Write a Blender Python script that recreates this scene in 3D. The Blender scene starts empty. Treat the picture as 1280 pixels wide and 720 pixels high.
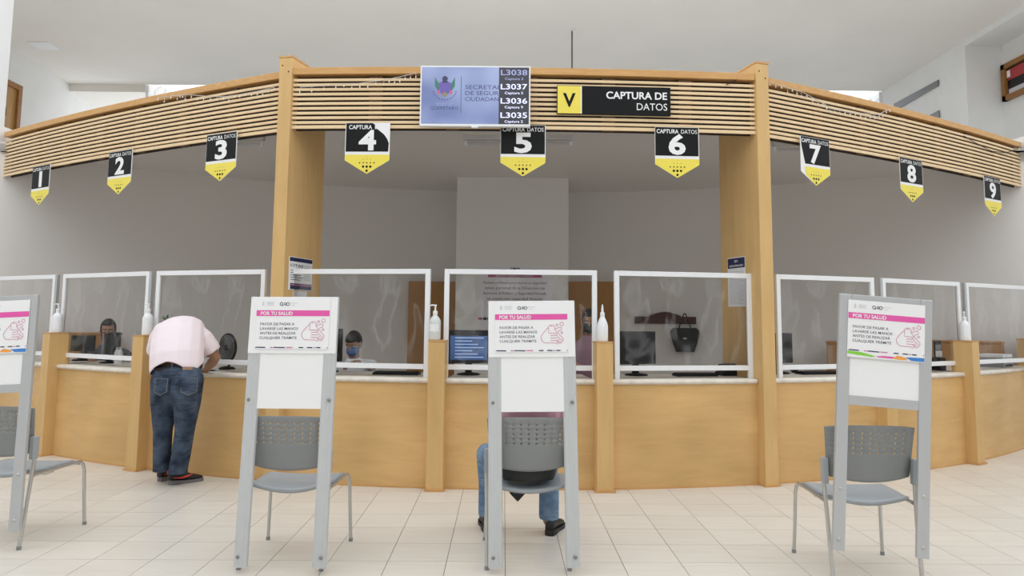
import bpy, bmesh, math, random
from math import sin, cos, pi, radians as RAD, sqrt, hypot, atan2
from mathutils import Vector, Matrix, Euler
random.seed(7)
SC = bpy.context.scene
COL = SC.collection

# ------------------------------------------------------------------ camera, world, exposure
F_PX, PITCH, PPY, CAM_H, ROLL = 918.46, .0985, 306.78, 1.3803, .0089
cam_d = bpy.data.cameras.new('camera'); cam = bpy.data.objects.new('camera', cam_d); COL.objects.link(cam)
cam_d.sensor_width = 36; cam_d.lens = F_PX / 1280 * 36
cam_d.shift_y = -(360 - PPY) / 1280
cam.matrix_world = Matrix.Translation((0, 0, CAM_H)) @ Matrix.Rotation(pi/2 + PITCH, 4, 'X') @ Matrix.Rotation(ROLL, 4, 'Z')
SC.camera = cam
W = bpy.data.worlds.new('overcast'); SC.world = W; W.use_nodes = True
W.node_tree.nodes['Background'].inputs[0].default_value = (.93, .97, 1.0, 1)
W.node_tree.nodes['Background'].inputs[1].default_value = 1.75
SC.view_settings.view_transform = 'Standard'; SC.view_settings.look = 'None'
SC.view_settings.gamma = 1; SC.view_settings.use_curve_mapping = False
SC.view_settings.exposure = 0.0
SC.cycles.use_denoising = True
SC.cycles.max_bounces = 10; SC.cycles.diffuse_bounces = 6; SC.cycles.transparent_max_bounces = 24
SC.cycles.sample_clamp_indirect = 6.0

# ------------------------------------------------------------------ pixel helpers (1280x720 frame)
_cr, _sr, _cp, _sp = cos(ROLL), sin(ROLL), cos(PITCH), sin(PITCH)
def ray(x, y):
    u = (x-640)/F_PX; w = (y-PPY)/F_PX
    u, w = _cr*u+_sr*w, -_sr*u+_cr*w
    return Vector((u, _cp+_sp*w, _sp-_cp*w))
CO = Vector((0, 0, CAM_H))
def atz(x, y, z): r = ray(x, y); return CO + r*((z-CAM_H)/r.z)
def aty(x, y, Y): r = ray(x, y); return CO + r*(Y/r.y)
def atx(x, y, X): r = ray(x, y); return CO + r*(X/r.x)
def atplane(x, y, p, n): r = ray(x, y); return CO + r*((p-CO).dot(n)/r.dot(n))
CX, CY, R = .005, 14.51, 8.418                       # plan circle of the counter
def pol(a, r): a = RAD(a); return (CX+r*sin(a), CY-r*cos(a))
def atr(x, y, rr):                                    # pixel ray against the vertical cylinder r = rr (near side)
    r = ray(x, y); ox, oy = -CX, -CY
    A = r.x**2+r.y**2; B = 2*(ox*r.x+oy*r.y); C = ox*ox+oy*oy-rr*rr
    t = (-B-sqrt(max(0, B*B-4*A*C)))/(2*A); return CO+r*t
def toppx(X, Y, Z):
    z = Z-CAM_H; d = _cp*Y+_sp*z; v = -_sp*Y+_cp*z; u = X/d; w = -v/d
    return 640+F_PX*(_cr*u-_sr*w), PPY+F_PX*(_sr*u+_cr*w), d

# ------------------------------------------------------------------ materials
MATS = {}
def mat(name, col, rough=.5, metal=0., spec=.5, emit=0., bump=0., bscale=40., var=0., vscale=3., alpha=None, coat=0.):
    if name in MATS: return MATS[name]
    m = bpy.data.materials.new(name); m.use_nodes = True; nt = m.node_tree; b = nt.nodes['Principled BSDF']
    c = (*col, 1)
    b.inputs['Base Color'].default_value = c; b.inputs['Roughness'].default_value = rough
    b.inputs['Metallic'].default_value = metal; b.inputs['Specular IOR Level'].default_value = spec
    b.inputs['Coat Weight'].default_value = coat
    if emit:
        b.inputs['Emission Color'].default_value = c; b.inputs['Emission Strength'].default_value = emit
    if bump or var:
        tc = nt.nodes.new('ShaderNodeTexCoord')
    if bump:
        n = nt.nodes.new('ShaderNodeTexNoise'); n.inputs['Scale'].default_value = bscale; n.inputs['Detail'].default_value = 4
        nt.links.new(tc.outputs['Object'], n.inputs['Vector'])
        bp = nt.nodes.new('ShaderNodeBump'); bp.inputs['Strength'].default_value = bump; bp.inputs['Distance'].default_value = .01
        nt.links.new(n.outputs['Fac'], bp.inputs['Height']); nt.links.new(bp.outputs['Normal'], b.inputs['Normal'])
    if var:
        n = nt.nodes.new('ShaderNodeTexNoise'); n.inputs['Scale'].default_value = vscale; n.inputs['Detail'].default_value = 5
        nt.links.new(tc.outputs['Object'], n.inputs['Vector'])
        r = nt.nodes.new('ShaderNodeValToRGB'); e = r.color_ramp.elements
        e[0].position = .3; e[1].position = .7
        e[0].color = (*[x*(1-var) for x in col], 1); e[1].color = (*[min(1, x*(1+var)) for x in col], 1)
        nt.links.new(n.outputs['Fac'], r.inputs['Fac']); nt.links.new(r.outputs['Color'], b.inputs['Base Color'])
    MATS[name] = m
    return m

def wood(name, c1, c2, scale, rough=.38, patch=0.):
    """scale: noise scale per axis, small along the grain"""
    m = bpy.data.materials.new(name); m.use_nodes = True; nt = m.node_tree; L = nt.links; N = nt.nodes.new
    b = nt.nodes['Principled BSDF']; b.inputs['Roughness'].default_value = rough; b.inputs['Specular IOR Level'].default_value = .35
    tc = N('ShaderNodeTexCoord'); oi = N('ShaderNodeObjectInfo')
    off = N('ShaderNodeVectorMath'); off.operation = 'MULTIPLY_ADD'
    off.inputs[1].default_value = (0, 0, 0)
    rv = N('ShaderNodeCombineXYZ'); mm = N('ShaderNodeMath'); mm.operation = 'MULTIPLY'; mm.inputs[1].default_value = 17.
    L.new(oi.outputs['Random'], mm.inputs[0])
    for i in range(3): L.new(mm.outputs[0], rv.inputs[i])
    add = N('ShaderNodeVectorMath'); add.operation = 'ADD'; L.new(tc.outputs['Object'], add.inputs[0]); L.new(rv.outputs[0], add.inputs[1])
    mp = N('ShaderNodeMapping'); mp.inputs['Scale'].default_value = scale; L.new(add.outputs[0], mp.inputs['Vector'])
    n1 = N('ShaderNodeTexNoise'); n1.inputs['Scale'].default_value = 1; n1.inputs['Detail'].default_value = 7; n1.inputs['Roughness'].default_value = .62
    n1.inputs['Distortion'].default_value = .6
    L.new(mp.outputs[0], n1.inputs['Vector'])
    r = N('ShaderNodeValToRGB'); e = r.color_ramp.elements; e[0].position = .28; e[1].position = .72
    e[0].color = (*c2, 1); e[1].color = (*c1, 1); L.new(n1.outputs['Fac'], r.inputs['Fac'])
    out = r.outputs['Color']
    if patch:
        n2 = N('ShaderNodeTexNoise'); n2.inputs['Scale'].default_value = 1.7; n2.inputs['Detail'].default_value = 1
        L.new(add.outputs[0], n2.inputs['Vector'])
        hs = N('ShaderNodeHueSaturation'); L.new(out, hs.inputs['Color'])
        mr = N('ShaderNodeMapRange'); mr.inputs[1].default_value = .3; mr.inputs[2].default_value = .7
        mr.inputs[3].default_value = 1-patch; mr.inputs[4].default_value = 1+patch
        L.new(n2.outputs['Fac'], mr.inputs[0]); L.new(mr.outputs[0], hs.inputs['Value']); out = hs.outputs['Color']
    L.new(out, b.inputs['Base Color'])
    MATS[name] = m
    return m

M_WALL = mat('white_plaster', (.80, .80, .79), .85, bump=.12, bscale=60, var=.02)
M_CEIL = mat('ceiling_plaster', (.82, .79, .745), .9, bump=.05, bscale=30, var=.03, vscale=.6)
M_BOOTH = mat('booth_plaster', (.80, .775, .755), .85, bump=.08, bscale=50)
maple, maple_d = (.69, .445, .19), (.60, .365, .145)
M_PANEL = wood('maple_panel', maple, maple_d, (2.2, 8, 14), patch=.10)
M_POST = wood('maple_post', (.69, .455, .20), (.61, .385, .155), (14, 14, 1.6), patch=.04)
M_SLAT = wood('maple_slat', (.86, .67, .43), (.77, .56, .33), (3, 30, 30), .5)
M_CAP = wood('maple_cap', (.66, .39, .16), (.55, .29, .10), (3, 30, 30), .45)
M_GAPSHADE = mat('gap_shade', (.035, .022, .016), .8)  # near-black colour stands in for the shade in the slat gaps
M_DARKS = mat('batten_shade', (.16, .09, .045), .7)  # dark colour stands in for stud shadows behind the slats
M_BROWN = wood('brown_wood', (.50, .27, .105), (.40, .20, .07), (5, 5, 1.2), .5)
M_MAHOG = wood('mahogany', (.10, .028, .022), (.06, .016, .014), (3, 20, 20), .4)
M_STONE = mat('beige_stone', (.72, .66, .58), .3, var=.10, vscale=14)
M_WHITE = mat('white_paint', (.84, .85, .87), .4)
M_ALU = mat('aluminium', (.52, .53, .545), .42, metal=.5)
M_ALUP = mat('pale_aluminium', (.56, .575, .585), .5, metal=.3)
M_STEEL = mat('chair_steel', (.55, .54, .52), .3, metal=.85)
M_BOLT = mat('bolt', (.25, .25, .25), .4, metal=.7)
M_GREYP = mat('grey_plastic', (.235, .245, .245), .45, bump=.05, bscale=300)
M_SEATP = mat('seat_plastic', (.33, .35, .37), .42, bump=.04, bscale=300)
M_BLACK = mat('black_plastic', (.010, .010, .011), .5, spec=.3)
M_BLACKS = mat('black_satin', (.014, .014, .016), .4, spec=.3)
M_PAPER = mat('paper', (.86, .86, .87), .6)
M_PAPERG = mat('grey_paper', (.60, .60, .64), .7)
M_PRINTBLK = mat('print_black', (.007, .007, .008), .5, spec=.2)
M_PRINTWHT = mat('print_white', (.85, .85, .86), .4)
M_YELLOW = mat('print_yellow', (.86, .72, .10), .4)
M_PINK = mat('print_pink', (.78, .10, .40), .5)
M_PINKL = mat('print_pink_line', (.62, .20, .36), .5)
M_NAVY = mat('print_navy', (.012, .018, .075), .5)
M_INK = mat('print_ink', (.10, .09, .14), .6)
M_FAINT = mat('print_faint', (.62, .63, .66), .6)
M_GREEN = mat('print_green', (.25, .62, .06), .5)
M_ORANGE = mat('print_orange', (.85, .36, .07), .5)
M_BLUE = mat('print_blue', (.04, .22, .62), .5)
M_SKIN = mat('skin', (.36, .19, .115), .5, bump=.05, bscale=200)
M_HAIR = mat('black_hair', (.012, .010, .009), .55, bump=.5, bscale=120)
M_EYEW = mat('eye_white', (.75, .72, .70), .3)
M_GLASSY = None
def film(name, haze, gl):
    m = bpy.data.materials.new(name); m.use_nodes = True; nt = m.node_tree; L = nt.links; N = nt.nodes.new
    nt.nodes.remove(nt.nodes['Principled BSDF'])
    tr = N('ShaderNodeBsdfTransparent'); tr.inputs[0].default_value = (.95, .955, .96, 1)
    gb = N('ShaderNodeBsdfGlossy'); gb.inputs['Roughness'].default_value = .06
    df = N('ShaderNodeBsdfDiffuse'); df.inputs[0].default_value = (.85, .86, .88, 1)
    tc = N('ShaderNodeTexCoord'); mp = N('ShaderNodeMapping'); mp.inputs['Scale'].default_value = (3.2, 1, 1.3); mp.inputs['Rotation'].default_value = (0, .5, 0)
    ns = N('ShaderNodeTexNoise'); ns.inputs['Scale'].default_value = 1.1; ns.inputs['Detail'].default_value = 1.5; ns.inputs['Distortion'].default_value = 1.4
    L.new(tc.outputs['Object'], mp.inputs[0]); L.new(mp.outputs[0], ns.inputs['Vector'])
    bp = N('ShaderNodeBump'); bp.inputs['Strength'].default_value = 1; bp.inputs['Distance'].default_value = .0025
    L.new(ns.outputs['Fac'], bp.inputs['Height']); L.new(bp.outputs[0], gb.inputs['Normal'])
    fr = N('ShaderNodeFresnel'); fr.inputs['IOR'].default_value = gl
    n3 = N('ShaderNodeTexNoise'); n3.inputs['Scale'].default_value = .55; n3.inputs['Detail'].default_value = 2.5; n3.inputs['Distortion'].default_value = 2.2; L.new(mp.outputs[0], n3.inputs['Vector'])
    cr = N('ShaderNodeValToRGB'); e = cr.color_ramp.elements; e[0].position = .50; e[1].position = .60
    for q, vv in ((e[0], haze), (e[1], haze*2)): q.color = (vv, vv, vv, 1)
    e2 = cr.color_ramp.elements.new(.545); e2.color = (haze*13, haze*13, haze*13, 1)
    L.new(n3.outputs['Fac'], cr.inputs[0])
    m1 = N('ShaderNodeMixShader'); L.new(cr.outputs[0], m1.inputs[0]); L.new(tr.outputs[0], m1.inputs[1]); L.new(df.outputs[0], m1.inputs[2])
    m2 = N('ShaderNodeMixShader'); L.new(fr.outputs[0], m2.inputs[0]); L.new(m1.outputs[0], m2.inputs[1]); L.new(gb.outputs[0], m2.inputs[2])
    L.new(m2.outputs[0], nt.nodes['Material Output'].inputs['Surface'])
    return m
M_FILM = film('clear_film', .007, 1.21)
M_PANE = film('window_glass', .02, 1.3)

# ------------------------------------------------------------------ mesh helpers
class MB:
    def __init__(s): s.v = []; s.f = []
    def add(s, v, f):
        k = len(s.v); s.v += [tuple(p) for p in v]; s.f += [tuple(i+k for i in q) for q in f]; return s
    def box(s, x0, x1, y0, y1, z0, z1, M=None):
        v = [Vector((x, y, z)) for z in (z0, z1) for y in (y0, y1) for x in (x0, x1)]
        if M: v = [M @ p for p in v]
        return s.add(v, [(0,2,3,1),(4,5,7,6),(0,1,5,4),(2,6,7,3),(0,4,6,2),(1,3,7,5)])
    def bar(s, a, b, w, d, up=(0,0,1)):
        a, b = Vector(a), Vector(b); t = (b-a); l = t.length; t.normalize()
        u = t.cross(Vector(up)); u = u.normalized() if u.length > 1e-5 else Vector((1,0,0)); n = u.cross(t)
        v = []
        for p in (a, b):
            for su, sn in ((-1,-1),(1,-1),(1,1),(-1,1)): v.append(p+u*su*w/2+n*sn*d/2)
        return s.add(v, [(0,1,2,3),(7,6,5,4),(0,4,5,1),(1,5,6,2),(2,6,7,3),(3,7,4,0)])
    def tube(s, pts, r, n=10, closed=False):
        pts = [Vector(p) for p in pts]; m = len(pts); rr = r if isinstance(r, (list, tuple)) else [r]*m
        v = []; ref = None
        for i, p in enumerate(pts):
            t = (pts[(i+1) % m] if (closed or i < m-1) else p) - (pts[i-1] if (closed or i > 0) else p)
            t.normalize()
            if ref is None: ref = Vector((0,0,1)) if abs(t.z) < .9 else Vector((1,0,0))
            u = (ref - t*ref.dot(t)).normalized(); ref = u; w = t.cross(u)
            for k in range(n): v.append(p+(u*cos(2*pi*k/n)+w*sin(2*pi*k/n))*rr[i])
        f = []
        for i in range(m if closed else m-1):
            j = (i+1) % m
            for k in range(n): f.append((i*n+k, i*n+(k+1) % n, j*n+(k+1) % n, j*n+k))
        if not closed: f += [tuple(range(n))[::-1], tuple((m-1)*n+k for k in range(n))]
        return s.add(v, f)
    def lathe(s, prof, n=20, c=(0,0,0)):
        v = []; m = len(prof)
        for r, z in prof:
            for k in range(n): v.append((c[0]+r*cos(2*pi*k/n), c[1]+r*sin(2*pi*k/n), c[2]+z))
        f = [(i*n+k, i*n+(k+1) % n, (i+1)*n+(k+1) % n, (i+1)*n+k) for i in range(m-1) for k in range(n)]
        f += [tuple(range(n))[::-1], tuple((m-1)*n+k for k in range(n))]
        return s.add(v, f)
    def prism(s, poly, y0, y1):                       # polygon in XZ, extruded along Y (front at y0)
        n = len(poly)
        v = [(x, y0, z) for x, z in poly]+[(x, y1, z) for x, z in poly]
        return s.add(v, [tuple(range(n)), tuple(range(2*n-1, n-1, -1))]+[(i, i+n, (i+1) % n+n, (i+1) % n) for i in range(n)])
    def slab(s, poly, z0, z1):                        # polygon in XY, extruded along Z
        n = len(poly)
        v = [(x, y, z0) for x, y in poly]+[(x, y, z1) for x, y in poly]
        return s.add(v, [tuple(range(n))[::-1], tuple(range(n, 2*n))]+[(i, (i+1) % n, (i+1) % n+n, i+n) for i in range(n)])
    def strip(s, A, B, z0, z1):                       # thick ribbon between two plan polylines
        n = len(A); v = []
        for a, b in zip(A, B): v += [(a[0],a[1],z0),(b[0],b[1],z0),(b[0],b[1],z1),(a[0],a[1],z1)]
        f = [(0,3,2,1), tuple(4*(n-1)+k for k in (0,1,2,3))]
        for i in range(n-1):
            for k in range(4): f.append((4*i+k, 4*i+(k+1) % 4, 4*i+4+(k+1) % 4, 4*i+4+k))
        return s.add(v, f)
    def ell(s, c, r, M=None, nu=16, nv=10):
        v = []; c = Vector(c)
        for i in range(nv+1):
            th = pi*i/nv
            for k in range(nu):
                p = Vector((r[0]*sin(th)*cos(2*pi*k/nu), r[1]*sin(th)*sin(2*pi*k/nu), r[2]*cos(th)))
                v.append(c+(M @ p if M else p))
        f = [(i*nu+k, (i+1)*nu+k, (i+1)*nu+(k+1) % nu, i*nu+(k+1) % nu) for i in range(nv) for k in range(nu)]
        return s.add(v, f)
    def quad(s, x0, x1, z0, z1, y=0): return s.add([(x0,y,z0),(x1,y,z0),(x1,y,z1),(x0,y,z1)], [(0,1,2,3)])
    def poly(s, pts, y=0): return s.add([(x,y,z) for x, z in pts], [tuple(range(len(pts)))])
    def disc(s, x, z, r, y=0, n=12): return s.poly([(x+r*cos(2*pi*k/n), z+r*sin(2*pi*k/n)) for k in range(n)], y)
    def stroke(s, pts, w, y=0, closed=False):         # flat ribbon in XZ
        m = len(pts); L = []; Q = []
        for i, p in enumerate(pts):
            a = pts[i-1] if (i or closed) else p; b = pts[(i+1) % m] if (i < m-1 or closed) else p
            tx, tz = b[0]-a[0], b[1]-a[1]; l = hypot(tx, tz) or 1; nx, nz = -tz/l*w/2, tx/l*w/2
            L.append((p[0]+nx, y, p[1]+nz)); Q.append((p[0]-nx, y, p[1]-nz))
        f = [(i, m+i, m+(i+1) % m, (i+1) % m) for i in range(m if closed else m-1)]
        return s.add(L+Q, f)
    def mesh(s, name):
        me = bpy.data.meshes.new(name); me.from_pydata(s.v, [], s.f)
        bm = bmesh.new(); bm.from_mesh(me); bmesh.ops.remove_doubles(bm, verts=bm.verts, dist=1e-6)
        bmesh.ops.recalc_face_normals(bm, faces=bm.faces)
        bm.to_mesh(me); bm.free(); me.update(); return me
    def build(s, name, m, parent=None, smooth=False, bevel=0., label=None):
        return link(s.mesh(name), name, m, parent, smooth, bevel, label)
def link(me, name, m, parent=None, smooth=False, bevel=0., label=None):
    me.materials.clear(); me.materials.append(m)
    o = bpy.data.objects.new(name, me); COL.objects.link(o)
    if parent: o.parent = parent
    if smooth:
        for p in me.polygons: p.use_smooth = True
        if smooth != 'all':
            bm = bmesh.new(); bm.from_mesh(me)
            for e in bm.edges:
                if len(e.link_faces) == 2 and e.calc_face_angle(0) > RAD(40): e.smooth = False
            bm.to_mesh(me); bm.free()
    if bevel:
        b = o.modifiers.new('edge', 'BEVEL'); b.width = bevel; b.segments = 2; b.limit_method = 'ANGLE'
    if label: o['label'] = label
    return o
def tag(o, label, cat, group=None):
    o['label'] = label; o['category'] = cat
    if group: o['group'] = group
    return o
def thing(name, label, cat, loc=(0,0,0), rotz=0., group=None):
    o = bpy.data.objects.new(name, None); COL.objects.link(o); o.empty_display_size = .1
    o.location = loc; o.rotation_euler = (0, 0, rotz); tag(o, label, cat, group)
    return o
def struct(o, label=None):
    o['kind'] = 'structure'
    if label: o['label'] = label
    return o
def copy_tree(o, parent=None):
    c = o.copy(); COL.objects.link(c); c.parent = parent
    for ch in [x for x in bpy.data.objects if x.parent == o]: copy_tree(ch, c)
    return c
_tc = {}
def text_mb(s, size, bold=0., width=None, italic=0., spacing=1.):
    """flat lettering in XZ, left/base at origin; returns (verts, faces, width)"""
    k = (s, bold, spacing, italic)
    if k not in _tc:
        cu = bpy.data.curves.new('t', 'FONT'); cu.body = s; cu.size = 1; cu.offset = bold; cu.space_character = spacing; cu.shear = italic
        cu.resolution_u = 3
        ob = bpy.data.objects.new('t', cu); COL.objects.link(ob)
        bpy.context.view_layer.update()
        me = bpy.data.meshes.new_from_object(ob.evaluated_get(bpy.context.evaluated_depsgraph_get()))
        _tc[k] = ([tuple(v.co) for v in me.vertices], [tuple(p.vertices) for p in me.polygons])
        bpy.data.objects.remove(ob); bpy.data.curves.remove(cu); bpy.data.meshes.remove(me)
    v, f = _tc[k]
    xs = [p[0] for p in v]; x0, x1 = min(xs), max(xs)
    sx = size if width is None else width/(x1-x0)
    return [((p[0]-x0)*sx, 0, p[1]*size) for p in v], f, (x1-x0)*sx
def text(mb, s, x, z, size, y=0., align='L', bold=0., width=None, spacing=1.):
    v, f, w = text_mb(s, size, bold, width, 0., spacing)
    dx = x if align == 'L' else x-w if align == 'R' else x-w/2
    mb.add([(p[0]+dx, y, p[2]+z) for p in v], f); return mb
def raw(mb, name, m, parent=None, label=None):        # flat print: no normal recalculation
    me = bpy.data.meshes.new(name); me.from_pydata(mb.v, [], mb.f); me.update()
    return link(me, name, m, parent, label=label)

# ================================================================== the setting
# ---- floor: grout slab + tiles
def tile_mat():
    m = bpy.data.materials.new('floor_tile'); m.use_nodes = True; nt = m.node_tree; L = nt.links; N = nt.nodes.new
    b = nt.nodes['Principled BSDF']; b.inputs['Roughness'].default_value = .33; b.inputs['Specular IOR Level'].default_value = .45
    g = N('ShaderNodeNewGeometry'); tc = N('ShaderNodeTexCoord'); oi = N('ShaderNodeObjectInfo')
    ad = N('ShaderNodeMath'); ad.operation = 'ADD'; L.new(g.outputs['Random Per Island'], ad.inputs[0]); L.new(oi.outputs['Random'], ad.inputs[1])
    fr = N('ShaderNodeMath'); fr.operation = 'FRACT'; L.new(ad.outputs[0], fr.inputs[0])
    va = N('ShaderNodeVectorMath'); va.operation = 'ADD'; L.new(g.outputs['Position'], va.inputs[0])
    mp = N('ShaderNodeMapping'); mp.inputs['Scale'].default_value = (1.5, 14, 14); L.new(va.outputs[0], mp.inputs[0])
    n = N('ShaderNodeTexNoise'); n.inputs['Scale'].default_value = 1.6; n.inputs['Detail'].default_value = 6; L.new(mp.outputs[0], n.inputs['Vector'])
    r = N('ShaderNodeValToRGB'); e = r.color_ramp.elements; e[0].position = .3; e[1].position = .7
    e[0].color = (.67, .62, .555, 1); e[1].color = (.72, .68, .615, 1); L.new(n.outputs['Fac'], r.inputs['Fac'])
    hs = N('ShaderNodeHueSaturation'); L.new(r.outputs[0], hs.inputs['Color'])
    mr = N('ShaderNodeMapRange'); mr.inputs[3].default_value = .96; mr.inputs[4].default_value = 1.03; L.new(fr.outputs[0], mr.inputs[0]); L.new(mr.outputs[0], hs.inputs['Value'])
    L.new(hs.outputs[0], b.inputs['Base Color'])
    return m
M_TILE = tile_mat()
M_GROUT = mat('grout', (.25, .225, .20), .9)
M_FLOORB = mat('floor_screed', (.70, .66, .60), .5)
floor = struct(MB().box(-11, 11, -7, 17.5, -.2, -.0035).build('floor', M_GROUT), 'beige tiled floor of the hall')
T, OX, OZ, TYAW = .333, -.3108, 6.0041, .0104
tile_me = None
cand = []
ct, st = cos(TYAW), sin(TYAW)
for i in range(-22, 22):
    for j in range(-12, 14):
        u, w = OX+(i+.5)*T, OZ-(j+.5)*T
        X, Y = ct*u-st*w, st*u+ct*w
        if hypot(X-CX, Y-CY) < R-.26 and Y > 5: continue
        if Y > 8.4: continue
        vis = False
        if Y > 3.4:
            for du in (-.5, 0, .5):
                for dw in (-.5, 0, .5):
                    a, b_, d_ = toppx(X+du*T, Y+dw*T, 0)
                    if 0 <= a <= 1280 and b_ <= 722: vis = True
        cand.append((not vis, Y, X, Y))
cand.sort()
tb = MB().box(-T/2+.002, T/2-.002, -T/2+.002, T/2-.002, -.004, 0)
tile_me = tb.mesh('tile')
tile_me.materials.append(M_TILE)
rest = MB()
for k, (nv, _, X, Y) in enumerate(cand):
    if k < 300 and not nv:
        o = bpy.data.objects.new('tile', tile_me); COL.objects.link(o); o.parent = floor
        o.location = (X, Y, 0); o.rotation_euler = (0, 0, TYAW)
    else:
        rest.box(-T/2+.002, T/2-.002, -T/2+.002, T/2-.002, -.004, 0, Matrix.Translation((X, Y, 0)) @ Matrix.Rotation(TYAW, 4, 'Z'))
o = rest.build('tile_field', M_TILE, floor); o['kind'] = 'stuff'
o = MB().box(-11, 11, 8.9, 17.5, -.0034, -.0002).build('rear_floor', M_FLOORB, floor)  # unseen pale floor added to bounce light up to the ceiling
o = MB().strip([(pol(a, R-.3)) for a in range(-42, 43, 3)], [(CX+a*.145, 8.9) for a in range(-42, 43, 3)], -.0034, -.0002).build('booth_floor', M_FLOORB, floor)  # unseen pale floor added to brighten the inside of the booth
o = MB().box(-11, 11, -7, 1.75, -.0034, -.0002).build('entrance_floor', M_FLOORB, floor)

# ---- hall shell
ZH = 6.5
ceil = struct(MB().box(-10.6, 9.6, 10.0, 16.0, ZH, ZH+.2).build('ceiling', M_CEIL), 'pale plaster ceiling of the hall')
MB().box(-10.6, -8.22, 16.0, 19, ZH-.17, ZH+.2).build('soffit', M_CEIL, ceil)
cl = MB().box(-9.2, -8.8, 13.45, 13.85, ZH-.012, ZH).build('ceiling_light', M_WHITE)
tag(cl, 'flat square white panel light set in the hall ceiling', 'ceiling light')
wl = struct(MB().slab([(-9.25, 8.0), (-10.1, 18.2), (-10.4, 18.2), (-9.55, 8.0)], 0, ZH).build('wall_left', M_WALL), 'white upper side wall of the hall')
wr = struct(MB().box(8.24, 8.5, 14.35, 17, 0, ZH).box(8.9, 9.1, 8.6, 13.7, 0, ZH).box(8.24, 9.1, 13.0, 14.35, 0, ZH).box(8.24, 9.0, 8.6, 13.0, ZH-.10, ZH).build('wall_right', M_WALL), 'white side wall with pillar and recess')
struct(MB().box(-10.4, 10.4, -7.2, -7, 0, ZH).build('wall_front_unseen', M_WALL), 'unseen white wall added behind the camera to darken the booth')  # unseen walls added to keep low light out of the booth
struct(MB().box(-10.6, -10.4, -7.2, 8.2, 0, ZH).build('wall_west_unseen', M_WALL), 'unseen white west wall added to block low light')
struct(MB().box(10.4, 10.6, -7.2, 8.6, 0, ZH).build('wall_east_unseen', M_WALL), 'unseen white east wall added to block low light')
MB().box(-10.6, 10.6, -7.2, -3.5, ZH, ZH+.2).build('unseen_ceiling', M_CEIL, ceil)  # unseen ceiling added to narrow the roof opening and darken the booth
# far wall; clerestory glass lengthened out of sight to brighten the ceiling
wf = struct(MB().box(-8.22, 8.24, 16.0, 16.2, 0, .3).build('wall_far', M_WALL), 'far white wall cut low for the lengthened clerestory windows')
for k in range(6):
    x0 = -8.22+k*16.46/6; x1 = x0+16.46/6
    w = MB().box(x0, x1, 16.02, 16.08, .3, .36).box(x0, x0+.05, 16.02, 16.08, .36, ZH).box(x1-.05, x1, 16.02, 16.08, .36, ZH).build('window_%d' % (k+1), M_WHITE)
    struct(w, 'bright clerestory window lengthened down out of sight for more light')
    MB().box(x0+.05, x1-.05, 16.045, 16.05, .36, ZH).build('pane', M_PANE, w)
# dark grille windows high in the right wall (slits)
M_GREYW = mat('grey_window', (.17, .17, .18), .3)
def wallrect(name, pts, m, th=.02, nx=-1):
    n = len(pts); v = [Vector(p) for p in pts]; o = [p+Vector((nx*th, 0, 0)) for p in v]
    return MB().add([*v, *o], [tuple(range(n)), tuple(range(2*n-1, n-1, -1))]+[(i, (i+1) % n, (i+1) % n+n, i+n) for i in range(n)]).build(name, m)
def xr(px, X): return [atx(x, y, X) for x, y in px]
g = wallrect('window_7', xr([(1118,130),(1173.5,100),(1173.5,107.5),(1118,139)], 8.23), M_GREYW); struct(g, 'narrow grey window slit high in the white wall')
g = wallrect('window_8', xr([(1150,151),(1174,138),(1175,147),(1158,157)], 8.23), M_GREYW); struct(g, 'short grey window slit below the other one')
# wooden window in the recess at the right
p = atx(1256, 100, 8.89)
Y1 = p.y; zt = atx(1252, 84, 8.89).z; zb = atx(1255, 128.5, 8.89).z
wd = MB()
fw = .09; Y0 = Y1-1.7
wd.box(8.82, 8.9, Y0, Y1, zt-fw, zt).box(8.82, 8.9, Y0, Y1, zb, zb+fw).box(8.82, 8.9, Y1-fw, Y1, zb, zt).box(8.82, 8.9, Y0, Y0+fw, zb, zt)
M_FRAMEW = wood('frame_wood', (.36, .17, .05), (.25, .11, .03), (14, 2, 14), .4)
w9 = struct(wd.build('window_9', M_FRAMEW), 'wooden framed upper window with red and black panels behind glass')
MB().box(8.875, 8.885, Y0+fw, Y1-fw, zb+fw, zt-fw).build('dark_panel', M_BLACKS, w9)
zm = zb+fw+(zt-zb-2*fw)*.55
MB().box(8.868, 8.875, Y0+fw, Y1-fw-.02, zm, zt-fw-.03).build('red_panel', mat('red_panel', (.42, .04, .045), .5), w9)
MB().box(8.868, 8.875, Y0+fw, Y1-fw-.03, zb+fw, zb+fw+.1).build('grey_panel', M_PAPERG, w9)
MB().box(8.855, 8.865, Y1-fw-.1, Y1-fw-.02, zm+.05, zm+.17).build('white_tag', M_PAPER, w9)
# upper door in the left wall
XW = -9.66
dp = xr([(0,99),(22.5,108),(22.5,170),(0,170)], XW)
yA, yB = dp[1].y, dp[1].y-1.0; zt = dp[1].z; zb = zt-2.15
d1 = struct(MB().box(XW-.02, XW+.1, yB, yA, zt-.10, zt).box(XW-.02, XW+.1, yA-.1, yA, zb, zt-.1).box(XW-.02, XW+.1, yB, yB+.1, zb, zt-.1).build('door_1', M_FRAMEW), 'wooden door with brown frame on the upper level')
MB().box(XW, XW+.05, yB+.1, yA-.1, zb, zt-.1).build('door_leaf', wood('door_wood', (.50, .29, .10), (.42, .23, .07), (8, 8, 1), .4), d1)
MB().box(XW+.05, XW+.055, yA-.52, yA-.35, zt-.68, zt-.52).build('door_plaque', M_BLACK, d1)
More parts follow.
